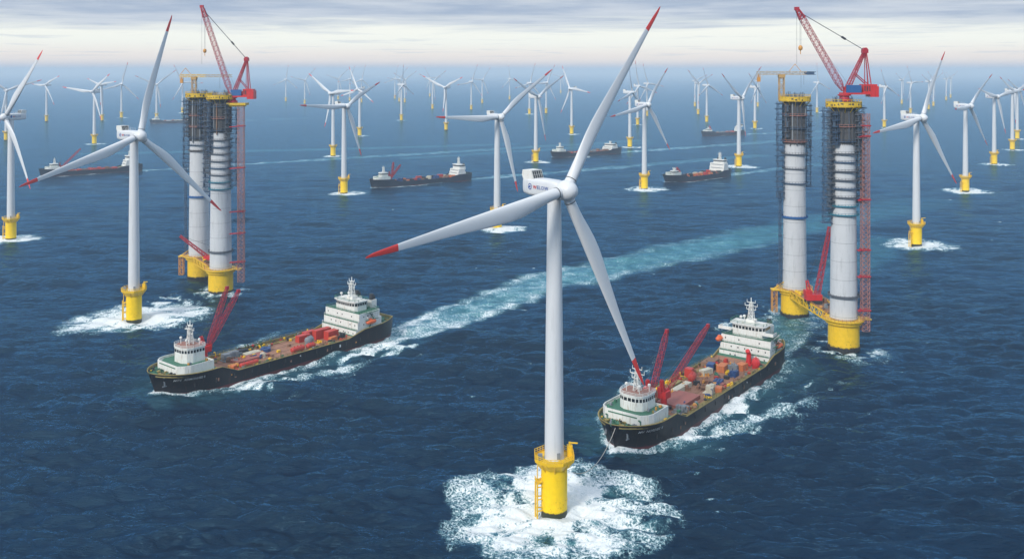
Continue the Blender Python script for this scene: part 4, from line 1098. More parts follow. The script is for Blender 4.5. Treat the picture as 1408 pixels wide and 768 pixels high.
# the left barge
sa, dz = build_ship('cargo_barge', 'a', 'long black hulled deck barge on the left, white deckhouses fore and aft, wake behind', True, M['hull'],
    dict(name='MTV  ADMONHEE II', fore_inset=3.2, wheel_h=6.2, fmast=10.5, amast=9.5, aft=29, tiers=11.2, bridge_w=.60, bridge_h=4.6,
         cranes=[(32.5, 10.0, [(46.5, 13.6, 35.5), (50, 9.6, 34.0)])], cat='barge', group='deck barges with white deckhouses'))
la, lz = 'on the left barge', dz
def A(name, cat, label, f, mt, x, y, rz=0.0, z=0.0, **k): return put(sa, name, cat, label, f, mt, x + 4.0, y, lz + z, rz, **k)
A('hatch_cover', 'hatch cover', 'raised red brown hatch cover behind the crane on the left barge', crate(17, 6.2, 1.1, False), M['hatch'], 45, -1.0)
A('tank', 'tank', 'long orange red tank lying at the near rail of the left barge', tank(9.5, 1.05), M['redbox'], 38.5, -9.6)
A('tank', 'tank', 'red tank amidships near the near rail of the left barge, left one of two', tank(7.5, 1.25), M['redbox'], 66, -8.6)
A('tank', 'tank', 'shorter red tank amidships on the left barge, right one of two', tank(5.0, 1.15), M['redbox'], 73.5, -8.8)
A('cable_reel', 'cable reel', 'navy cable coil lying on the left barge deck', coil(2.4, 1.6), M['navy'], 57, 4.0)
A('deck_engine', 'machinery', 'jumbled grey machinery with pipes right behind the crane of the left barge', machine(9, 6, 3.2, 4), M['grey'], 39, 6.0)
A('deck_engine', 'machinery', 'low dark pumping machinery at the far rail of the left barge', machine(7, 4, 2.6, 9), M['black'], 47, 8.5)
A('pipe_stack', 'pipes', 'pale pipe stack beside the navy coil on the left barge', lambda m: [m.tube((-4, (j - 1.5) * .9, .5 + .8 * i), (4, (j - 1.5) * .9, .5 + .8 * i), .42, 8) for i in range(2) for j in range(4)], M['cream'], 49, 3.6)
A('drum_pallet', 'drums', 'rusty drums on a pallet beside the forward deckhouse of the left barge', drums(4, 2), M['orange'], 34, -4.5)
A('deck_crate', 'crate', 'small orange crate at the foot of the left barge deckhouse', crate(2.4, 2.0, 1.8), M['orangebox'], 31.5, -8.0, .3)
for k, (x, y, l, w_, h, mt, lb) in enumerate([
    (79, 4.0, 7.0, 2.9, 3.0, 'redbox', 'red container farthest left in the red cluster of the left barge'),
    (84.5, 6.5, 6.5, 2.8, 3.2, 'redbox', 'tall red container at the far side of the red cluster on the left barge'),
    (87, 1.5, 6.2, 3.0, 4.4, 'redbox', 'tall red container in the middle of the cluster by the left barge superstructure'),
    (90.5, -3.2, 6.4, 3.4, 4.0, 'redbox', 'big red container at the front of the cluster on the left barge'),
    (92.5, 3.8, 5.0, 3.0, 3.6, 'redbox', 'red container tucked against the aft superstructure of the left barge')]):
    A('container', 'container', lb, crate(l, w_, h), M[mt], x, y, [0, .05, -.03, .04, 0][k], group='red containers on the left barge')
A('container', 'container', 'orange box in front of the big red container on the left barge', crate(4.2, 2.0, 1.9), M['orangebox'], 88.5, -7.0, .1)
A('tank', 'tank', 'round grey tank in front of the red cluster on the left barge', tank(5.0, 1.6), M['grey'], 78, -2.0, .3)
A('deck_engine', 'machinery', 'black machinery beside the superstructure foot of the left barge', machine(4, 3, 2.8, 2), M['black'], 93.5, -7.6)
for k, (x, y) in enumerate([(60, -2), (69, 2), (62, 8), (75, 9), (54, -5), (71, -4)]):
    A('deck_box', 'box', 'small loose box lying on the rust brown deck of the left barge', crate(1.5, 1.1, .9, False), M[['yel', 'brown', 'grey'][k % 3]], x, y, .4 * k, group='loose boxes on the left barge deck')
o = put(sa, 'lifeboat', 'lifeboat', 'orange enclosed lifeboat hanging at the stern side of the left barge', lifeboat, M['orangeboat'], 112, -13.1, 11.0, smooth=True); davits(sa, 112, -13.1, 11.0)

# the right barge
sb, dz = build_ship('cargo_barge', 'b', 'long black hulled deck barge on the right, crowded rusty deck, bow near the nearest turbine', True, M['hull'],
    dict(name='MV  NORDSEE  II', fore_inset=2.6, wheel_h=5.2, fmast=10.5, amast=10.0, aft=28, tiers=9.8, bridge_w=.66, bridge_h=5.4, wings=True,
         cranes=[(34, 3.0, [(48, 3.0, 32.4)]), (37, -1.5, [(75, -2.0, 29.6)])], cat='barge', group='deck barges with white deckhouses'))
def Bq(name, cat, label, f, mt, x, y, rz=0.0, z=0.0, **k): return put(sb, name, cat, label, f, mt, x - 1.0, y, lz + z, rz, **k)
Bq('hatch_cover', 'hatch cover', 'large raised red brown hatch cover behind the cranes on the right barge', crate(17, 10.5, 1.5, False), M['hatch'], 50.5, -1.5)
Bq('cargo_rack', 'rack', 'long cream crate on the hatch side of the right barge', crate(13, 2.8, 1.8), M['cream'], 64, 4.2)
Bq('cargo_rack', 'rack', 'long olive green crate beside the long cream one on the right barge', crate(12, 2.0, 2.0), M['olive'], 63, 7.6)
Bq('tank', 'tank', 'red tank at the far rail of the right barge', tank(6, 1.6), M['redbox'], 77, 5.8, .3)
Bq('container', 'container', 'upright red box behind the red tank on the right barge', crate(3.0, 3.2, 3.8), M['redbox'], 81, 9.2, .1)
Bq('container', 'container', 'brown container at the far rail by the right barge superstructure', crate(9, 5, 2.4), M['brown'], 101, 9.0, .05)
Bq('container', 'container', 'blue box between brown and orange containers on the right barge', crate(4, 3.0, 2.8), M['navy'], 96, 6.2, .2)
Bq('container', 'container', 'cream container behind the red boxes on the right barge', crate(6, 2.6, 2.2), M['cream'], 89, 5.2, -.25)
Bq('container', 'container', 'big rust orange container in the middle of the right barge cargo', crate(6.0, 3.4, 2.6), M['orangebox'], 98, 1.6, .1)
Bq('deck_engine', 'machinery', 'grey machinery between the orange containers of the right barge', machine(4.5, 4, 3.2, 12), M['grey'], 101.5, -2.2)
Bq('container', 'container', 'orange container in front of the right barge superstructure', crate(4.6, 3.4, 2.6), M['orangebox'], 104.5, -4.6, -.1)
Bq('vent_pipe', 'vent', 'bright red upright vent by the superstructure of the right barge', lambda m: (m.tube((0, 0, 0), (0, 0, 5.4), 1.35, 14, 1.0), m.tube((0, 0, 5.0), (-1.4, 0, 6.6), 1.0, 12), m.box((0, 0, .4), (4.2, 3.6, .8))), M['brightred'], 113, -4.2)
Bq('tank', 'tank', 'bright red tank by the superstructure of the right barge', tank(5.2, 1.9), M['brightred'], 111, -8.4, .4)
Bq('deck_engine', 'machinery', 'dark blue grey machinery amidships on the right barge', machine(4.6, 3.6, 2.2, 21), M['navy'], 94, -5.2)
Bq('drum_pallet', 'drums', 'blue drums standing together amidships on the right barge', drums(4, 3, .6, 1.5), M['navy'], 81.5, -3.6, .2)
Bq('hatch_cover', 'hatch cover', 'pinkish low hatch cover in front of the blue drums on the right barge', crate(9, 5, 1.0, False), M['hatch'], 76, -5.4)
Bq('container', 'container', 'cream and orange machinery crate amidships near the near rail of the right barge', machine(6.5, 4, 3.0, 33), M['cream'], 69, -6.4)
Bq('deck_crate', 'crate', 'orange crate beside the cream machinery crate on the right barge', crate(3.4, 2.6, 2.0), M['orangebox'], 71.5, -9.0, .3)
Bq('drum_pallet', 'drums', 'yellow drums near the near rail of the right barge', drums(4, 2, .5, 1.1), M['yel'], 82, -9.4)
Bq('cable_reel', 'cable reel', 'dark green cable reel beside the crane foot of the right barge', coil(2.2, 2.2), M['green'], 49, 8.6)
Bq('deck_engine', 'machinery', 'grey winch machinery between bow deckhouse and hatch on the right barge', machine(6, 5, 2.6, 41), M['grey'], 41, -7.2)
Bq('deck_engine', 'machinery', 'rusty brown winch machinery at the crane feet of the right barge', machine(6, 4, 2.4, 45), M['brown'], 44.5, 7.0)
for k, (x, y) in enumerate([(60, -9.6), (90, -9.5), (100, -9.8), (58, 10), (72, 9.6), (86, -1), (62, -8)]):
    Bq('deck_box', 'box', 'small loose box lying on the rust brown deck of the right barge', crate(1.6, 1.2, 1.0, False), M[['yel', 'brown', 'redbox'][k % 3]], x, y, .5 * k, group='loose boxes on the right barge deck')
q = random.Random(77)
for side, rt_, zones in (('right', sb, [(60, 112, -9, 11, 46), (38, 58, -10, 11, 14)]), ('left', sa, [(40, 62, -4, 11, 26), (78, 98, -10, 11, 14)])):
    for (x0_, x1_, y0_, y1_, n_) in zones:
        for k in range(n_):
            kind = q.randrange(4); mk = q.choice(['orange', 'brown', 'grey', 'green', 'black', 'rust', 'redbox', 'cream', 'navy', 'yel', 'brown', 'rust'])
            cn = {'orange': 'orange', 'brown': 'brown', 'grey': 'grey', 'green': 'green', 'black': 'black', 'rust': 'rusty', 'redbox': 'red', 'cream': 'cream', 'navy': 'navy', 'yel': 'yellow'}[mk]
            f_ = (crate(q.uniform(1.2, 2.6), q.uniform(.9, 1.8), q.uniform(.7, 1.6)), machine(q.uniform(2, 3.6), q.uniform(1.5, 2.6), q.uniform(1.2, 2.2), k), drums(q.choice([1, 2, 3]), 1, .45, 1.0), tank(q.uniform(2, 3.2), q.uniform(.4, .7)))[kind]
            kn, kc = (('small_crate', 'crate'), ('small_machine', 'machinery'), ('drum_row', 'drums'), ('small_tank', 'tank'))[kind]
            put(rt_, kn, kc, 'small %s %s among the deck clutter of the %s barge' % (cn, ('crate', 'machine', 'drum row', 'tank')[kind], side), f_, M[mk], q.uniform(x0_, x1_), q.uniform(y0_, y1_), lz + .02, q.uniform(0, 3.1), group='small %s %s on the %s barge' % (cn, ('crates', 'machines', 'drum rows', 'tanks')[kind], side))
put(sb, 'lifeboat', 'lifeboat', 'orange enclosed lifeboat at the near side of the right barge superstructure', lifeboat, M['orangeboat'], 128.5, -11.8, 10.6, smooth=True); davits(sb, 128.5, -11.8, 10.6)
put(sb, 'lifeboat', 'lifeboat', 'orange red lifeboat on the far side of the right barge superstructure', lifeboat, M['orangeboat'], 117.5, 12.4, 12.4, smooth=True)

# ships farther out
FAR = [
 ('c', 'dark blue two crane barge in the middle distance left of centre, bow left', 'cargo_barge', 'barge', dict(aft=24, tiers=10, bridge_w=.75, cranes=[(30, 3, [(34, 3, 27), (41, -1, 24)])], fmast=8, amast=10), 16, 0),
 ('d', 'dark blue cargo ship passing behind the upright blade of the nearest turbine', 'cargo_ship', 'ship', dict(aft=28, tiers=7, bridge_w=.9, bridge_h=4, cranes=[], fmast=7, amast=5), 12, 1),
 ('e', 'short black cargo ship with a tall white block, right of centre', 'cargo_ship', 'ship', dict(aft=24, tiers=12.5, bridge_w=.72, bridge_h=4, cranes=[(27, 0, [(24, 0, 17)])], fmast=4, amast=11, wheel_h=2.2, fore_inset=5), 13, 2),
 ('f', 'distant blue cargo ship half hidden by a turbine tower left of the right towers', 'cargo_ship', 'ship', dict(aft=18, tiers=12, bridge_w=.75, cranes=[(24, 0, [(22, 0, 20)])], fmast=4, amast=12, wheel_h=2.5), 9, 3),
 ('h', 'long dark barge passing behind the large left turbine, purple red crane boom raised', 'cargo_barge', 'barge', dict(aft=24, tiers=11, bridge_w=.75, cranes=[(27, 2, [(50, 0, 33)])], redcrane=False, fmast=8, amast=8, wheel_h=4), 14, 4),
 ('k', 'distant ship with white cargo rows just left of the left crane towers', 'cargo_ship', 'ship', dict(aft=24, tiers=8, bridge_w=.8, cranes=[], fmast=5, amast=5, wheel_h=5), 12, 5)]
CG = {'c': 'the left of centre two crane barge', 'd': 'the ship behind the nearest upright blade', 'e': 'the short cargo ship with the tall white block',
      'f': 'the distant ship left of the right towers', 'h': 'the long barge behind the large left turbine', 'k': 'the distant ship with white cargo rows'}
cols = {'c': ['orangebox', 'redbox', 'black', 'brown', 'cream', 'navy'], 'd': ['redbox', 'orangebox', 'hatch', 'grey', 'brown'], 'e': ['redbox', 'orangebox', 'cream', 'hatch', 'black'],
        'f': ['redbox', 'hatch', 'grey'], 'h': ['redbox', 'redbox', 'hatch', 'brown'], 'k': ['shipwhite', 'cream', 'shipwhite', 'hatch']}
cmesh = {}
for key, lab, nm, cat, cfg, n, sd_ in FAR:
    cfg['cat'] = cat; cfg['group'] = 'cargo vessels farther out'
    root, dz = build_ship(nm, key, lab, False, M['hullblue'], cfg); L = SHIPS[key][4]; B = SHIPS[key][5]
    q = random.Random(sd_ + 5); cs, sn = math.cos(root.rotation_euler.z), math.sin(root.rotation_euler.z)
    span = L - 36 - cfg['aft']
    for k in range(n * 2):
        x = 36 + span * ((k // 2) + .5) / n; y = (-.45 if k % 2 == 0 else .22) * B / 2 + q.uniform(-1, 1); ci = q.choice(cols[key])
        kk = (ci, q.randrange(3))
        if kk not in cmesh:
            m = MB(); [crate(5.6, 3.4, 2.8, False), machine(6, 5, 3.2, kk[1] + 50), crate(4.2, 4.6, 2.0, False)][kk[1]](m); cmesh[kk] = m.mesh('cargo_box', M[ci])
        o = bpy.data.objects.new('cargo_box', cmesh[kk]); COL.objects.link(o)
        o.location = (root.location.x + x * cs - y * sn, root.location.y + x * sn + y * cs, dz + .02); o.rotation_euler = (0, 0, root.rotation_euler.z + q.uniform(-.1, .1))
        sc_ = q.uniform(.7, 1.2); o.scale = (sc_, sc_, sc_ * q.uniform(.8, 1.3))
        colname = {'orangebox': 'orange', 'redbox': 'red', 'black': 'black', 'brown': 'brown', 'cream': 'cream', 'navy': 'navy', 'hatch': 'red brown', 'grey': 'grey', 'shipwhite': 'white'}[ci]
        tag(o, 'small %s cargo on %s' % (colname, CG[key]), 'cargo', '%s cargo on %s' % (colname, CG[key]))

# ------------------------------------------------------------------ towers under construction
def at(px, z, D): return ((px - 704) / 1300 * D, D, z)
def ring(m, r0, r1, z0, z1, n=40, c=(0, 0)):
    P = []
    for r, z in ((r0, z0), (r1, z0), (r1, z1), (r0, z1)):
        P += [(c[0] + r * math.cos(2 * math.pi * i / n), c[1] + r * math.sin(2 * math.pi * i / n), z) for i in range(n)]
    m.add(P, [(k * n + i, k * n + (i + 1) % n, ((k + 1) % 4) * n + (i + 1) % n, ((k + 1) % 4) * n + i) for k in range(4) for i in range(n)])
def scaffold_bay(m, a, r, z0, z1, w_, d_, step, q, bw=.16):
    """framed access scaffold standing off the shaft at angle a"""
    ca, sa_ = math.cos(a), math.sin(a)
    def P(u, v, z): return ((r + u) * ca - v * sa_, (r + u) * sa_ + v * ca, z)
    for u in (.4, d_):
        for v in (-w_ / 2, 0, w_ / 2): m.bar(P(u, v, z0), P(u, v, z1), bw)
    z = z0; k = 0
    while z < z1:
        ext = q.uniform(-.2, .9)
        c = P((d_ + .4) / 2 + ext / 2, 0, z); m.box(c, (d_ + ext, w_ + .5, .34), a)
        if q.random() < .6: v_ = q.uniform(-1.6, 1.6); m.bar(P(.2, v_, z + .3), P(d_ + q.uniform(.8, 2.6), v_, z + .3), .24)
        for v in (-w_ / 2, w_ / 2):
            m.bar(P(.4, v, z + 1.1), P(d_, v, z + 1.1), bw * .7)
            m.bar(P(.4 if k % 2 else d_, v, z), P(d_ if k % 2 else .4, v, min(z1, z + step)), bw * .7)
        m.bar(P(d_, -w_ / 2, z + 1.1), P(d_, w_ / 2, z + 1.1), bw * .7)
        m.bar(P(d_, -w_ / 2 if k % 2 else w_ / 2, z), P(d_, w_ / 2 if k % 2 else -w_ / 2, min(z1, z + step)), bw * .7)
        z += step; k += 1
def pylon(px, D, zt, zform, zscaf, rb, rt, label, bands, seed, sides, elevator=None, rust=False):
    x, y, _ = at(px, 0, D)
    root = empty('tower_under_construction', (x, y, 0)); tag(root, label, 'tower', 'towers under construction with scaffolding')
    q = random.Random(seed)
    m = MB(); m.lathe([(7.4, -8), (7.4, 14.4)], 56); fnd = m.build('foundation', M['yellow2'], root, smooth=True)
    m = MB()
    for k in range(34):
        a = 2 * math.pi * k / 34; m.box((7.55 * math.cos(a), 7.55 * math.sin(a), .9 + q.uniform(-.3, .4)), (.5, .9, 1.7), a)
    m.build('fender_ring', M['black'], fnd)
    rad = lambda z: rb + (rt - rb) * (z - 15) / (zt - 15)
    m = MB(); m.lathe([(rad(15), 15.2), (rad(zform), zform)], 56)
    sh = m.build('shaft', M['concrete'], root, smooth=True)
    for z in [16.5 + i * 9.0 for i in range(int((zform - 20) / 9))]: m = MB(); r = rad(z) + .02; ring(m, r - .2, r, z, z + .10, 48); m.build('joint_line', M['scafg'], sh)
    m = MB(); m.lathe([(rad(zform) + .10, zform), (rad(zt) + .10, zt - 2.5)], 56)
    for k in range(44):
        a = 2 * math.pi * k / 44; r1, r2 = rad(zform) + .22, rad(zt) + .22
        m.bar((r1 * math.cos(a), r1 * math.sin(a), zform - .4), (r2 * math.cos(a), r2 * math.sin(a), zt - 2.5), .26)
    zz = zform + 2.5
    while zz < zt - 3: r = rad(zz) + .2; ring(m, r, r + .3, zz, zz + .28); zz += 3.3
    fw_ = m.build('formwork', M['form'], root)
    for k in range(16):
        a = 2 * math.pi * (k + q.uniform(-.3, .3)) / 16; m = MB(); z0_ = zform + q.uniform(-1.5, 3); z1_ = zt - q.uniform(2.6, 6)
        m.box(((rad(zform) + .55) * math.cos(a), (rad(zform) + .55) * math.sin(a), (z0_ + z1_) / 2), (.5, q.uniform(.35, .9), z1_ - z0_), a)
        m.build('form_beam', M[q.choice(['scafg', 'brown', 'grey', 'form', 'black'])], fw_)
    # walkway rings down the shaft
    z = zscaf; k = 0; step = 4.3
    while z < zform - 1:
        r = rad(z); m = MB(); wid = q.uniform(.9, 1.5)
        ring(m, r + .05, r + wid, z, z + .32)
        for i in range(28):
            a = 2 * math.pi * i / 28; m.bar(((r + wid) * math.cos(a), (r + wid) * math.sin(a), z + .3), ((r + wid) * math.cos(a), (r + wid) * math.sin(a), z + 1.25), .13)
        ring(m, r + wid - .06, r + wid + .06, z + 1.2, z + 1.32)
        if bands: ring(m, r + wid - .05, r + wid, z + .3, z + .62)
        m.build('walkway_ring', M['teal'] if (k < 2 and bands) else (M['scafg'] if k % 3 else M['scaf']), root)
        z += step if bands else step * 1.9; k += 1
    # platforms round the formwork
    z = zform + 1.0 + q.uniform(0, 1)
    while z < zt - 5:
        r = rad(z) - .9; m = MB(); ring(m, r + .5, r + 2.2, z, z + .25)
        for i in range(20):
            a = 2 * math.pi * i / 20; m.bar(((r + 2.1) * math.cos(a), (r + 2.1) * math.sin(a), z), ((r + 2.1) * math.cos(a), (r + 2.1) * math.sin(a), z + 1.3), .13)
        ring(m, r + 2.05, r + 2.2, z + 1.2, z + 1.33)
        m.build('walkway_ring', M['latred'] if int(z) % 2 else M['scaf'], root); z += 7.3
    for (a, z0, z1, w_, d_, mt) in sides:
        r = rad((z0 + z1) / 2) + .3; m = MB(); scaffold_bay(m, R(a), r, z0, z1, w_, d_, 2.9, q); m.build('scaffold', M[mt], root)
        zz = z0
        while zz < z1 - 3:
            if q.random() < .6:
                m = MB()
                hgt = q.uniform(1.6, 2.9); u = d_ + .05; v = q.uniform(-.3, .3) * w_; ca, sa_ = math.cos(R(a)), math.sin(R(a))
                m.box(((r + u) * ca - v * sa_, (r + u) * sa_ + v * ca, zz + hgt / 2), (.08, w_ * q.uniform(.3, .6), hgt), R(a))
                m.build('safety_net', M['net'], root)
            zz += 2.9
    if elevator:
        a, z0, z1 = elevator; r = rad(40) + 2.2; ca, sa_ = math.cos(R(a)), math.sin(R(a)); m = MB()
        m.lattice((r * ca, r * sa_, z0), (r * ca, r * sa_, z1), 1.1, int((z1 - z0) / 2.2), .2)
        zz = z0 + 3
        while zz < z1: m.bar((rad(zz) * ca, rad(zz) * sa_, zz), (r * ca, r * sa_, zz), .22); m.box((r * ca, r * sa_, zz), (1.9, 1.9, .9 if int(zz) % 3 == 0 else .25)); zz += 6.5
        m.build('access_ladder', M['scaf'], root)
    # yellow working platform at the top
    m = MB(); r = rad(zt) + 3.1; n = 12
    ring(m, 1.0, r, zt - 2.6, zt - 2.2, 48)
    ring(m, r - .12, r, zt - 2.5, zt - .1, 48)
    for i in range(24):
        a = 2 * math.pi * i / 24; m.box(((r + .06) * math.cos(a), (r + .06) * math.sin(a), zt - 1.3), (.14, .22, 2.6), a)
    ring(m, r - .1, r + .12, zt - .15, zt + .05, 48)
    for i in range(14):
        a = 2 * math.pi * i / 14; m.bar((rad(zt) * math.cos(a), rad(zt) * math.sin(a), zt - 5.5), (r * math.cos(a), r * math.sin(a), zt - 2.6), .22)
    m.cur = 1
    for i in range(30):
        if q.random() < .62:
            a = 2 * math.pi * (i + .5) / 30; m.box(((r + .02) * math.cos(a), (r + .02) * math.sin(a), zt - 1.3 + q.uniform(-.5, .5)), (.10, q.uniform(.5, 1.3), q.uniform(.5, 1.3)), a)
    wp = m.build('working_platform', [M['yelform'], M['dark']], root)
    m = MB(); ring(m, .5, rad(zt) + .3, zt - .5, zt - .1, 40)
    for k in range(46):
        a = q.uniform(0, 6.28); rr = q.uniform(.7, 1.0) * rad(zt); m.bar((rr * math.cos(a), rr * math.sin(a), zt - .3), (rr * math.cos(a), rr * math.sin(a), zt + q.uniform(.8, 3.0)), .14)
    m.build('rebar', M['scafg'], wp)
    m = MB()
    for k in range(5):
        a = q.uniform(0, 6.28); rr = q.uniform(1, rt * .8); m.box((rr * math.cos(a), rr * math.sin(a), zt + .6), (q.uniform(1, 2.4), q.uniform(1, 2), q.uniform(1.1, 2.2)), a)
    m.build('site_equipment', M['grey'], wp)
    m = MB(); 
    for i in range(26):
        a = 2 * math.pi * i / 26; m.bar(((r) * math.cos(a), r * math.sin(a), zt), (r * math.cos(a), r * math.sin(a), zt + 1.2), .12)
    ring(m, r - .05, r + .05, zt + 1.1, zt + 1.2, 48); m.build('railing', M['yel'], wp)
    return root
A1 = dict(px=1160, D=467)
pylon(1160, 467, 121.6, 101, 66, 6.55, 5.35, 'front tower of the right pair, red crane on top, scaffold rings down its middle', True, 1,
      [(180, 62, 119, 3.6, 4.0, 'scaf'), (200, 70, 117, 2.4, 3.0, 'scafg'), (0, 72, 119, 3.6, 3.8, 'scaf'), (-22, 80, 116, 2.4, 2.6, 'scafg'), (222, 101, 117, 2.4, 2.2, 'scaf'), (318, 98, 117, 2.2, 2.0, 'scafg')])
pylon(1092.5, 530, 122.4, 96, 74, 6.55, 5.5, 'rear tower of the right pair, under the pale jib, mostly bare white shaft', False, 2,
      [(185, 66, 119, 3.2, 3.8, 'scaf'), (5, 94, 118, 3.0, 3.2, 'scafg'), (-5, 72, 96, 2.6, 2.6, 'scaf'), (222, 100, 118, 2.2, 2.0, 'scafg'), (325, 96, 112, 2.2, 2.0, 'scaf')], elevator=(187, 16, 70))
pylon(303.5, 584, 122, 99, 64, 6.6, 5.4, 'front tower of the left pair, scaffold rings down its middle, beside the red hoist', True, 3,
      [(172, 62, 119, 3.6, 4.4, 'scaf'), (190, 74, 117, 2.4, 3.4, 'scafg'), (-4, 66, 118, 3.6, 3.8, 'scaf'), (225, 88, 118, 3.0, 2.4, 'scaf'), (315, 96, 117, 2.4, 2.2, 'scafg')])
pylon(274, 625, 122, 91, 88, 6.7, 5.6, 'rear tower of the left pair, white shaft with dark formwork above', False, 4,
      [(182, 70, 119, 3.4, 4.0, 'scaf'), (-10, 80, 118, 3.0, 3.4, 'scaf'), (215, 94, 118, 2.6, 2.4, 'scafg'), (290, 100, 117, 2.4, 2.0, 'scaf')], elevator=(190, 18, 74))
# lone blue rings low on the rear towers and grey belts near the foot
for px, D, z, mt, lab in ((1092.5, 530, 55.5, 'blue', 'blue steel ring clamped round the bare rear shaft of the right pair'), (274, 625, 54.3, 'blue', 'blue steel ring clamped round the bare rear shaft of the left pair'),
                          (1160, 467, 26.5, 'scafg', 'grey scaffold belt low round the front shaft of the right pair'), (303.5, 584, 26.0, 'scafg', 'grey scaffold belt low round the front shaft of the left pair'),
                          (274, 625, 84.5, 'form', 'dark band round the rear shaft of the left pair')):
    x, y, _ = at(px, 0, D); m = MB(); r = 6.55 - (z - 15) / 107 * 1.1
    ring(m, r + .02, r + 1.0, z - .7, z - .3, 48); ring(m, r + .9, r + 1.0, z - .3, z + .5, 48)
    for i in range(24): a = 2 * math.pi * i / 24; m.bar(((r + 1) * math.cos(a), (r + 1) * math.sin(a), z - .7), ((r + 1) * math.cos(a), (r + 1) * math.sin(a), z + .9), .15)
    o = m.build('clamp_ring', M[mt], None, (x, y, 0)); tag(o, lab, 'ring', 'rings round the tower shafts')

def base_platform(pf, Df, pb, Db, left_px, right_px, label, zd=15.0):
    fx, fy, _ = at(pf, 0, Df); bx, by, _ = at(pb, 0, Db)
    root = empty('base_platform', (0, 0, 0)); tag(root, label, 'platform', 'yellow base platforms joining paired towers')
    for cx, cy in ((fx, fy), (bx, by)): m = MB(); ring(m, 6.7, 9.8, zd - .5, zd, 32, (cx, cy)); ring(m, 7.45, 8.6, zd - 2.2, zd - .5, 32, (cx, cy)); m.build('ring_deck', M['yel'], root)
    d = Vector((fx - bx, fy - by, 0)); ln = d.length; d.normalize(); nrm = Vector((-d.y, d.x, 0)); ang = math.atan2(d.y, d.x)
    mid = Vector(((fx + bx) / 2, (fy + by) / 2, 0))
    m = MB(); m.box((mid.x, mid.y, zd - .25), (ln - 15, 10.5, .5), ang); m.build('bridge_deck', M['brown'], root)
    m = MB()
    for s in (-1, 1):
        a = Vector((bx, by, 0)) + d * 7.2 + nrm * 5.6 * s; b_ = Vector((fx, fy, 0)) - d * 7.2 + nrm * 5.6 * s
        n = 10
        for z in (zd - 3.2, zd + .35): m.bar(a + Vector((0, 0, z)), b_ + Vector((0, 0, z)), .55)
        for i in range(n + 1):
            p = a.lerp(b_, i / n); m.bar(p + Vector((0, 0, zd - 3.2)), p + Vector((0, 0, zd + .3)), .4)
            if i < n: q_ = a.lerp(b_, (i + 1) / n); m.bar(p + Vector((0, 0, zd - 3.2 if i % 2 else zd + .3)), q_ + Vector((0, 0, zd + .3 if i % 2 else zd - 3.2)), .32)
    m.build('truss', M['yel'], root)
    m = MB()
    for s in (-1, 1):
        a = Vector((bx, by, zd)) + d * 9 + nrm * 5.6 * s; b_ = Vector((fx, fy, zd)) - d * 9 + nrm * 5.6 * s
        for z in (.9, 1.5): m.bar(a + Vector((0, 0, z)), b_ + Vector((0, 0, z)), .14)
        for i in range(15): p = a.lerp(b_, i / 14); m.bar(p, p + Vector((0, 0, 1.6)), .16)
    for cx, cy, r in ((fx, fy, 9.7), (bx, by, 9.7)):
        for i in range(32):
            t = 2 * math.pi * i / 32; m.bar((cx + r * math.cos(t), cy + r * math.sin(t), zd), (cx + r * math.cos(t), cy + r * math.sin(t), zd + 1.4), .17)
        ring(m, r - .08, r + .08, zd + 1.3, zd + 1.45, 32, (cx, cy)); ring(m, r - .06, r + .06, zd + .7, zd + .8, 32, (cx, cy))
    m.build('railing', M['orange'], root)
    # side wings and a hanging ladder cage on the left
    lx = (left_px - 704) / 1300 * Db; rx = (right_px - 704) / 1300 * Df
    m = MB(); m.box2((lx, by - 3, zd - .6), (bx - 7, by + 1.5, zd - .02)); m.box2((fx + 7, fy - 2.5, zd - .6), (rx, fy + 2.5, zd - .02))
    m.bar((lx + 1, by - 1, zd), (bx - 6, by - 1, zd + 4), .4); m.build('side_wing', M['yel'], root)
    m = MB(); m.lattice((lx + 1.6, by - 1, zd - 12.5), (lx + 1.6, by - 1, zd - .5), 2.6, 5, .34); m.build('ladder_cage', M['orange'], root)
    q = random.Random(int(pf)); 
    for k in range(18):
        m = MB(); p = Vector((bx, by, 0)).lerp(Vector((fx, fy, 0)), q.uniform(.2, .8)) + nrm * q.uniform(-4.2, 4.2); h = q.uniform(.8, 2.6)
        m.box((p.x, p.y, zd + h / 2), (q.uniform(.8, 3), q.uniform(.8, 2.2), h), q.uniform(0, 1.5)); m.build('site_equipment', M[q.choice(['orange', 'grey', 'yel', 'black', 'brown'])], root)
base_platform(1160, 467, 1092.5, 530, 1060, 1196, 'yellow truss platform joining the feet of the two right towers')
base_platform(303.5, 584, 274, 625, 247, 332, 'yellow platform joining the feet of the two left towers')

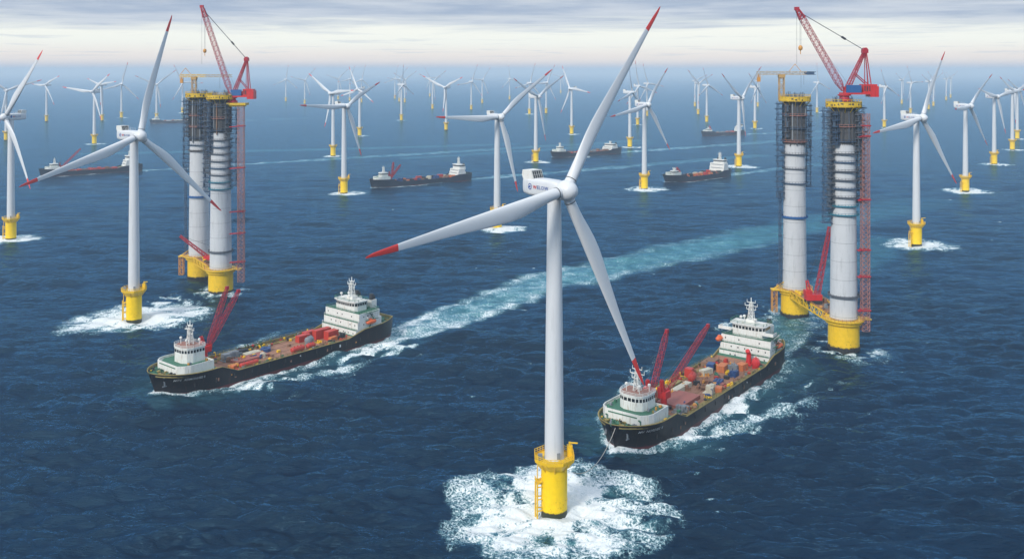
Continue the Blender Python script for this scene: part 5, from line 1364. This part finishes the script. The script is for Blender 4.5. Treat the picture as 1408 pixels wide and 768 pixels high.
def luffing_crane(label, P, apex, tip, house_len, D, hook_z, seed, flip=1):
    """P pivot, apex and tip given in world coordinates"""
    root = empty('luffing_crane', P); tag(root, label, 'crane', 'red luffing cranes on the tower tops')
    P = Vector(P); ap = Vector(apex) - P; tp = Vector(tip) - P
    m = MB(); m.lathe([(3.4, -3.8), (3.4, -2.6), (2.5, -2.4), (2.3, -1.2), (3.2, -1.0), (3.2, -.4)], 20); m.build('slewing_base', M['cranered'], root)
    m = MB(); m.box2((-1.6, -3.0, -.4), (house_len, 3.0, .5)); m.box2((house_len * .55, -2.9, .5), (house_len, 2.9, 4.6)); m.box2((0, -2.2, .5), (house_len * .5, 2.2, 3.2)); m.box2((house_len - 3.5, -3.3, -1.6), (house_len + .6, 3.3, 3.6))
    hs = m.build('machine_house', M['brightred'], root)
    m = MB(); m.box2((0, -3.1, .5), (house_len * .48, -2.2, 4.2)); m.build('side_panel', M['blue'], hs)
    m = MB()
    for k in range(5): x = house_len * (.58 + .08 * k); m.box2((x, -3.0, 1.2), (x + .55, -2.88, 3.8))
    m.build('louvre', M['dark'], hs)
    m = MB(); foot = Vector((-.6, 0, 1.6)); n = int((tp - foot).length / 2.0)
    m.lattice(foot, foot.lerp(tp, .10), 1.2, 3, .24, 2.9); m.lattice(foot.lerp(tp, .10), foot.lerp(tp, .88), 2.9, n, .22, 2.6); m.lattice(foot.lerp(tp, .88), tp, 2.6, 4, .40, 1.3)
    m.box(tp, (2.2, 1.6, 1.6)); m.build('boom', M['cranered'], root)
    m = MB()
    for s in (-2.0, 2.0):
        m.lattice((1.2, s, 2.0), ap + Vector((0, s * .35, 0)), 1.3, 9, .20, .9)
        m.tube((house_len - 2.6, s, 3.5), ap + Vector((.5, s * .35, 0)), .28, 6); m.tube((house_len - 4.4, s, 3.5), ap + Vector((.2, s * .35, -.5)), .2, 6)
        m.tube((house_len - 3, s, 3.6), Vector((1.2, s, 2)).lerp(ap + Vector((0, s * .35, 0)), .42), .25, 6)
    m.box(ap, (2.8, 2.4, 1.9)); m.tube(ap + Vector((0, -1.4, .7)), ap + Vector((0, 1.4, .7)), 1.1, 12); m.build('a_frame', M['cranered'], root)
    m = MB()
    for s in (-.5, .5):
        t2 = foot.lerp(tp, .93); m.bar(ap + Vector((0, s, .4)), t2 + Vector((.6, s, .6)), .15)
    m.tube(ap.lerp(tp, .28), ap.lerp(tp, .34), .55, 8); m.build('pendant', M['cable'], root)
    m = MB(); hz_ = hook_z - P.z
    m.bar(tp, (tp.x, tp.y, hz_ - 8), .09); m.bar(tp + Vector((1.6, 0, -1)), (tp.x + 1.6, tp.y, hz_ + 1), .09); m.bar(tp + Vector((2.1, 0, -1)), (tp.x + 2.1, tp.y, hz_ + 1), .09); m.bar(foot.lerp(tp, .8), (3, 0, 3), .06)
    m.build('hoist_cable', M['cable'], root)
    m = MB(); m.lathe([(.2, -1.2), (.9, -.8), (1.1, .2), (.8, 1.1), (.3, 1.4)], 12, (tp.x + 1.85, tp.y, hz_)); m.bar((tp.x + 1.85, tp.y, hz_ - 1.2), (tp.x + 1.85, tp.y, hz_ - 3), .3); m.build('hook_block', M['orange'], root)
luffing_crane('red luffing crane on top of the right towers, hook hanging over the pale jib', at(1161, 125.6, 467), at(1189, 146.5, 467), at(1095.5, 167.5, 467), 15.2, 467, 148, 1)
luffing_crane('red luffing crane on top of the left towers', at(319, 121.0, 584), at(339, 143.7, 584), at(277.5, 176.5, 584), 13.6, 584, 149, 2)

def hoist_tower(px, D, z0, z1, w_, ties, label, tx):
    x, y, _ = at(px, 0, D); root = empty('hoist_tower', (x, y, 0)); tag(root, label, 'hoist', 'red lattice hoist towers')
    m = MB(); m.lattice((0, 0, z0), (0, 0, z1), w_, int((z1 - z0) / 2.3), .22, cross=True); m.build('lattice_mast', M['latred'], root)
    for z in ties:
        m = MB(); ring_ = w_ / 2 + .3; [m.bar((a_ * ring_, b2 * ring_, z), (c_ * ring_, d2 * ring_, z), .55) for a_, b2, c_, d2 in ((-1, -1, 1, -1), (1, -1, 1, 1), (1, 1, -1, 1), (-1, 1, -1, -1))]; m.bar((0, -.9, z), (tx - x, -.9, z - .6), .5); m.bar((0, .9, z), (tx - x, .9, z - .6), .5); m.bar((-1.4, -.9, z), (tx - x, .9, z - .6), .3)
        m.build('wall_tie', M['cranered'], root)
    return root
rx = at(1175, 0, 467)[0]
h1 = hoist_tower(1189.5, 463, 9.8, 116, 3.4, [110, 105.0, 74, 49.5, 36.5, 20], 'red lattice hoist tower at the right side of the right towers', rx)
h2 = hoist_tower(331.5, 580, 7.5, 115.5, 3.5, [103, 77.5, 50.8, 37.5, 20], 'red lattice hoist tower at the right side of the left towers', at(316, 0, 580)[0])
x, y, _ = at(327, 0, 582); m = MB(); m.box((0, 0, 116.4), (11.5, 8, 1.3)); m.box((0, 0, 115.3), (9, 6, .9))
for k in range(9): m.box((-5.6 + k * 1.4, -4.05, 116.4), (.25, .2, 1.5))
o = m.build('crane_platform', M['yelform'], None, (x, y, 0)); tag(o, 'yellow platform carrying the red crane beside the left towers', 'platform')

def jib_crane(label, D, pxm, pxl, pxr, zj, zb, pk, twotone):
    x, y, _ = at(pxm, 0, D); root = empty('tower_crane', (x, y, 0)); tag(root, label, 'crane', 'yellow jib cranes on the rear towers')
    xl = (pxl - 704) / 1300 * D - x; xr = (pxr - 704) / 1300 * D - x; xp = (pk - 704) / 1300 * D - x
    m = MB(); m.lattice((0, 0, zb), (0, 0, zj - 1.4), 2.6, 5, .34); m.build('mast', M['latyel'], root)
    m = MB(); m.box((0, 0, zj - 1.0), (3.4, 3.2, 1.8)); m.lathe([(1.5, -2.4), (1.5, -2.0)], 14, (0, 0, zj)); m.build('slewing_head', M['latyel'], root)
    m = MB(); xm = (xl + xr) / 2 if twotone else xr - 5
    m.lattice((xl, 0, zj + .5), (xm, 0, zj + .5), 1.7, int(abs(xm - xl) / 1.8), .28); m.build('jib', M['yel'] if twotone else M['tan'], root)
    m = MB(); m.lattice((xm + .01, 0, zj + .5), (xr, 0, zj + .5), 1.65, max(3, int(abs(xr - xm) / 1.8)), .26)
    if not twotone: m.box((xr - 3.4, 0, zj + .5), (5, 1.8, 1.8))
    m.build('counter_jib', M['tan'] if twotone else M['scaf'], root)
    m = MB(); m.box((xl + .9, 0, zj - 3.0), (1.7, 1.6, 2.6)); m.bar((xl + .9, 0, zj - 1.8), (xl + .9, 0, zj), .4); m.box((xl + .9, 0, zj - 1.2), (2.1, 1.9, .5)); m.build('cab', M['orange'], root)
    m = MB()
    for s in (-3.4, 3.6): m.bar((xp + s, 0, zj + 1.3), (xp, 0, zj + 5.6), .26)
    m.build('a_frame', M['orange'], root)
    m = MB(); m.bar((xp + 5, 0, zj), (xp + 5, 0, zj - 6), .1); m.bar((xr - 8, 0, zj), (xr - 8, 0, zj - 8), .1); m.build('hoist_cable', M['cable'], root)
jib_crane('pale lattice jib crane with hanging cab on the right rear tower', 530, 1074.5, 1041, 1121, 135, 120.2, 1093, False)
jib_crane('yellow jib crane with hanging cab on the left rear tower', 622, 267, 248, 319, 133, 120, 255, True)

def deck_boom_crane(label, P, tip, s=1.0, lean=1):
    root = empty('crawler_crane', P); tag(root, label, 'crane', 'small red cranes on the base platforms'); P = Vector(P); tp = Vector(tip) - P
    m = MB()
    for k in (-1, 1): m.box((0, k * 2.0 * s, .7 * s), (6 * s, 1.1 * s, 1.4 * s))
    m.build('crawler_track', M['black'], root)
    m = MB(); m.box((0, 0, 2.6 * s), (6.6 * s, 3.8 * s, 2.4 * s)); m.box((-2.2 * lean * s, 0, 4.4 * s), (2.8 * s, 3.4 * s, 2.0 * s)); m.lattice((-1.5 * lean * s, 0, 3.6 * s), (-2.6 * lean * s, 0, 9.5 * s), 1.6 * s, 3, .3, 1.0); m.build('machine_house', M['brightred'], root)
    m = MB(); f_ = Vector((1.6 * lean * s, 0, 3.2 * s)); m.lattice(f_, tp, 2.0 * s, int((tp - f_).length / 1.9), .30, 1.1 * s); m.build('boom', M['cranered'], root)
    m = MB(); m.bar((-2.6 * lean * s, 0, 9.5 * s), tp, .13); m.bar(tp, tp - Vector((0, 0, 5)), .1); m.build('hoist_cable', M['cable'], root)
deck_boom_crane('small red crane between the feet of the two right towers, boom raised', at(1118, 15.0, 497), at(1141, 55, 497), 1.25)
deck_boom_crane('small red crane between the feet of the two left towers, boom pointing left', at(288, 15.0, 604), at(247.5, 31.5, 604), 1.0, -1)

# mooring line from the nearest turbine to the right barge
a = Vector((TURB[0][0] + 5.6, TURB[0][1] - 2.8, 13.6)); b_ = Vector((37.0, 338.6, 9.1)); m = MB(); N = 28; prev = None
for i in range(N + 1):
    t = i / N; p = a.lerp(b_, t); p.z -= 8.6 * 4 * t * (1 - t) * .62
    if prev is not None: m.tube(prev, p, .13, 6, caps=False)
    prev = p
o = m.build('mooring_line', M['rope']); tag(o, 'slack pale mooring line from the nearest turbine platform to the right barge bow', 'rope')
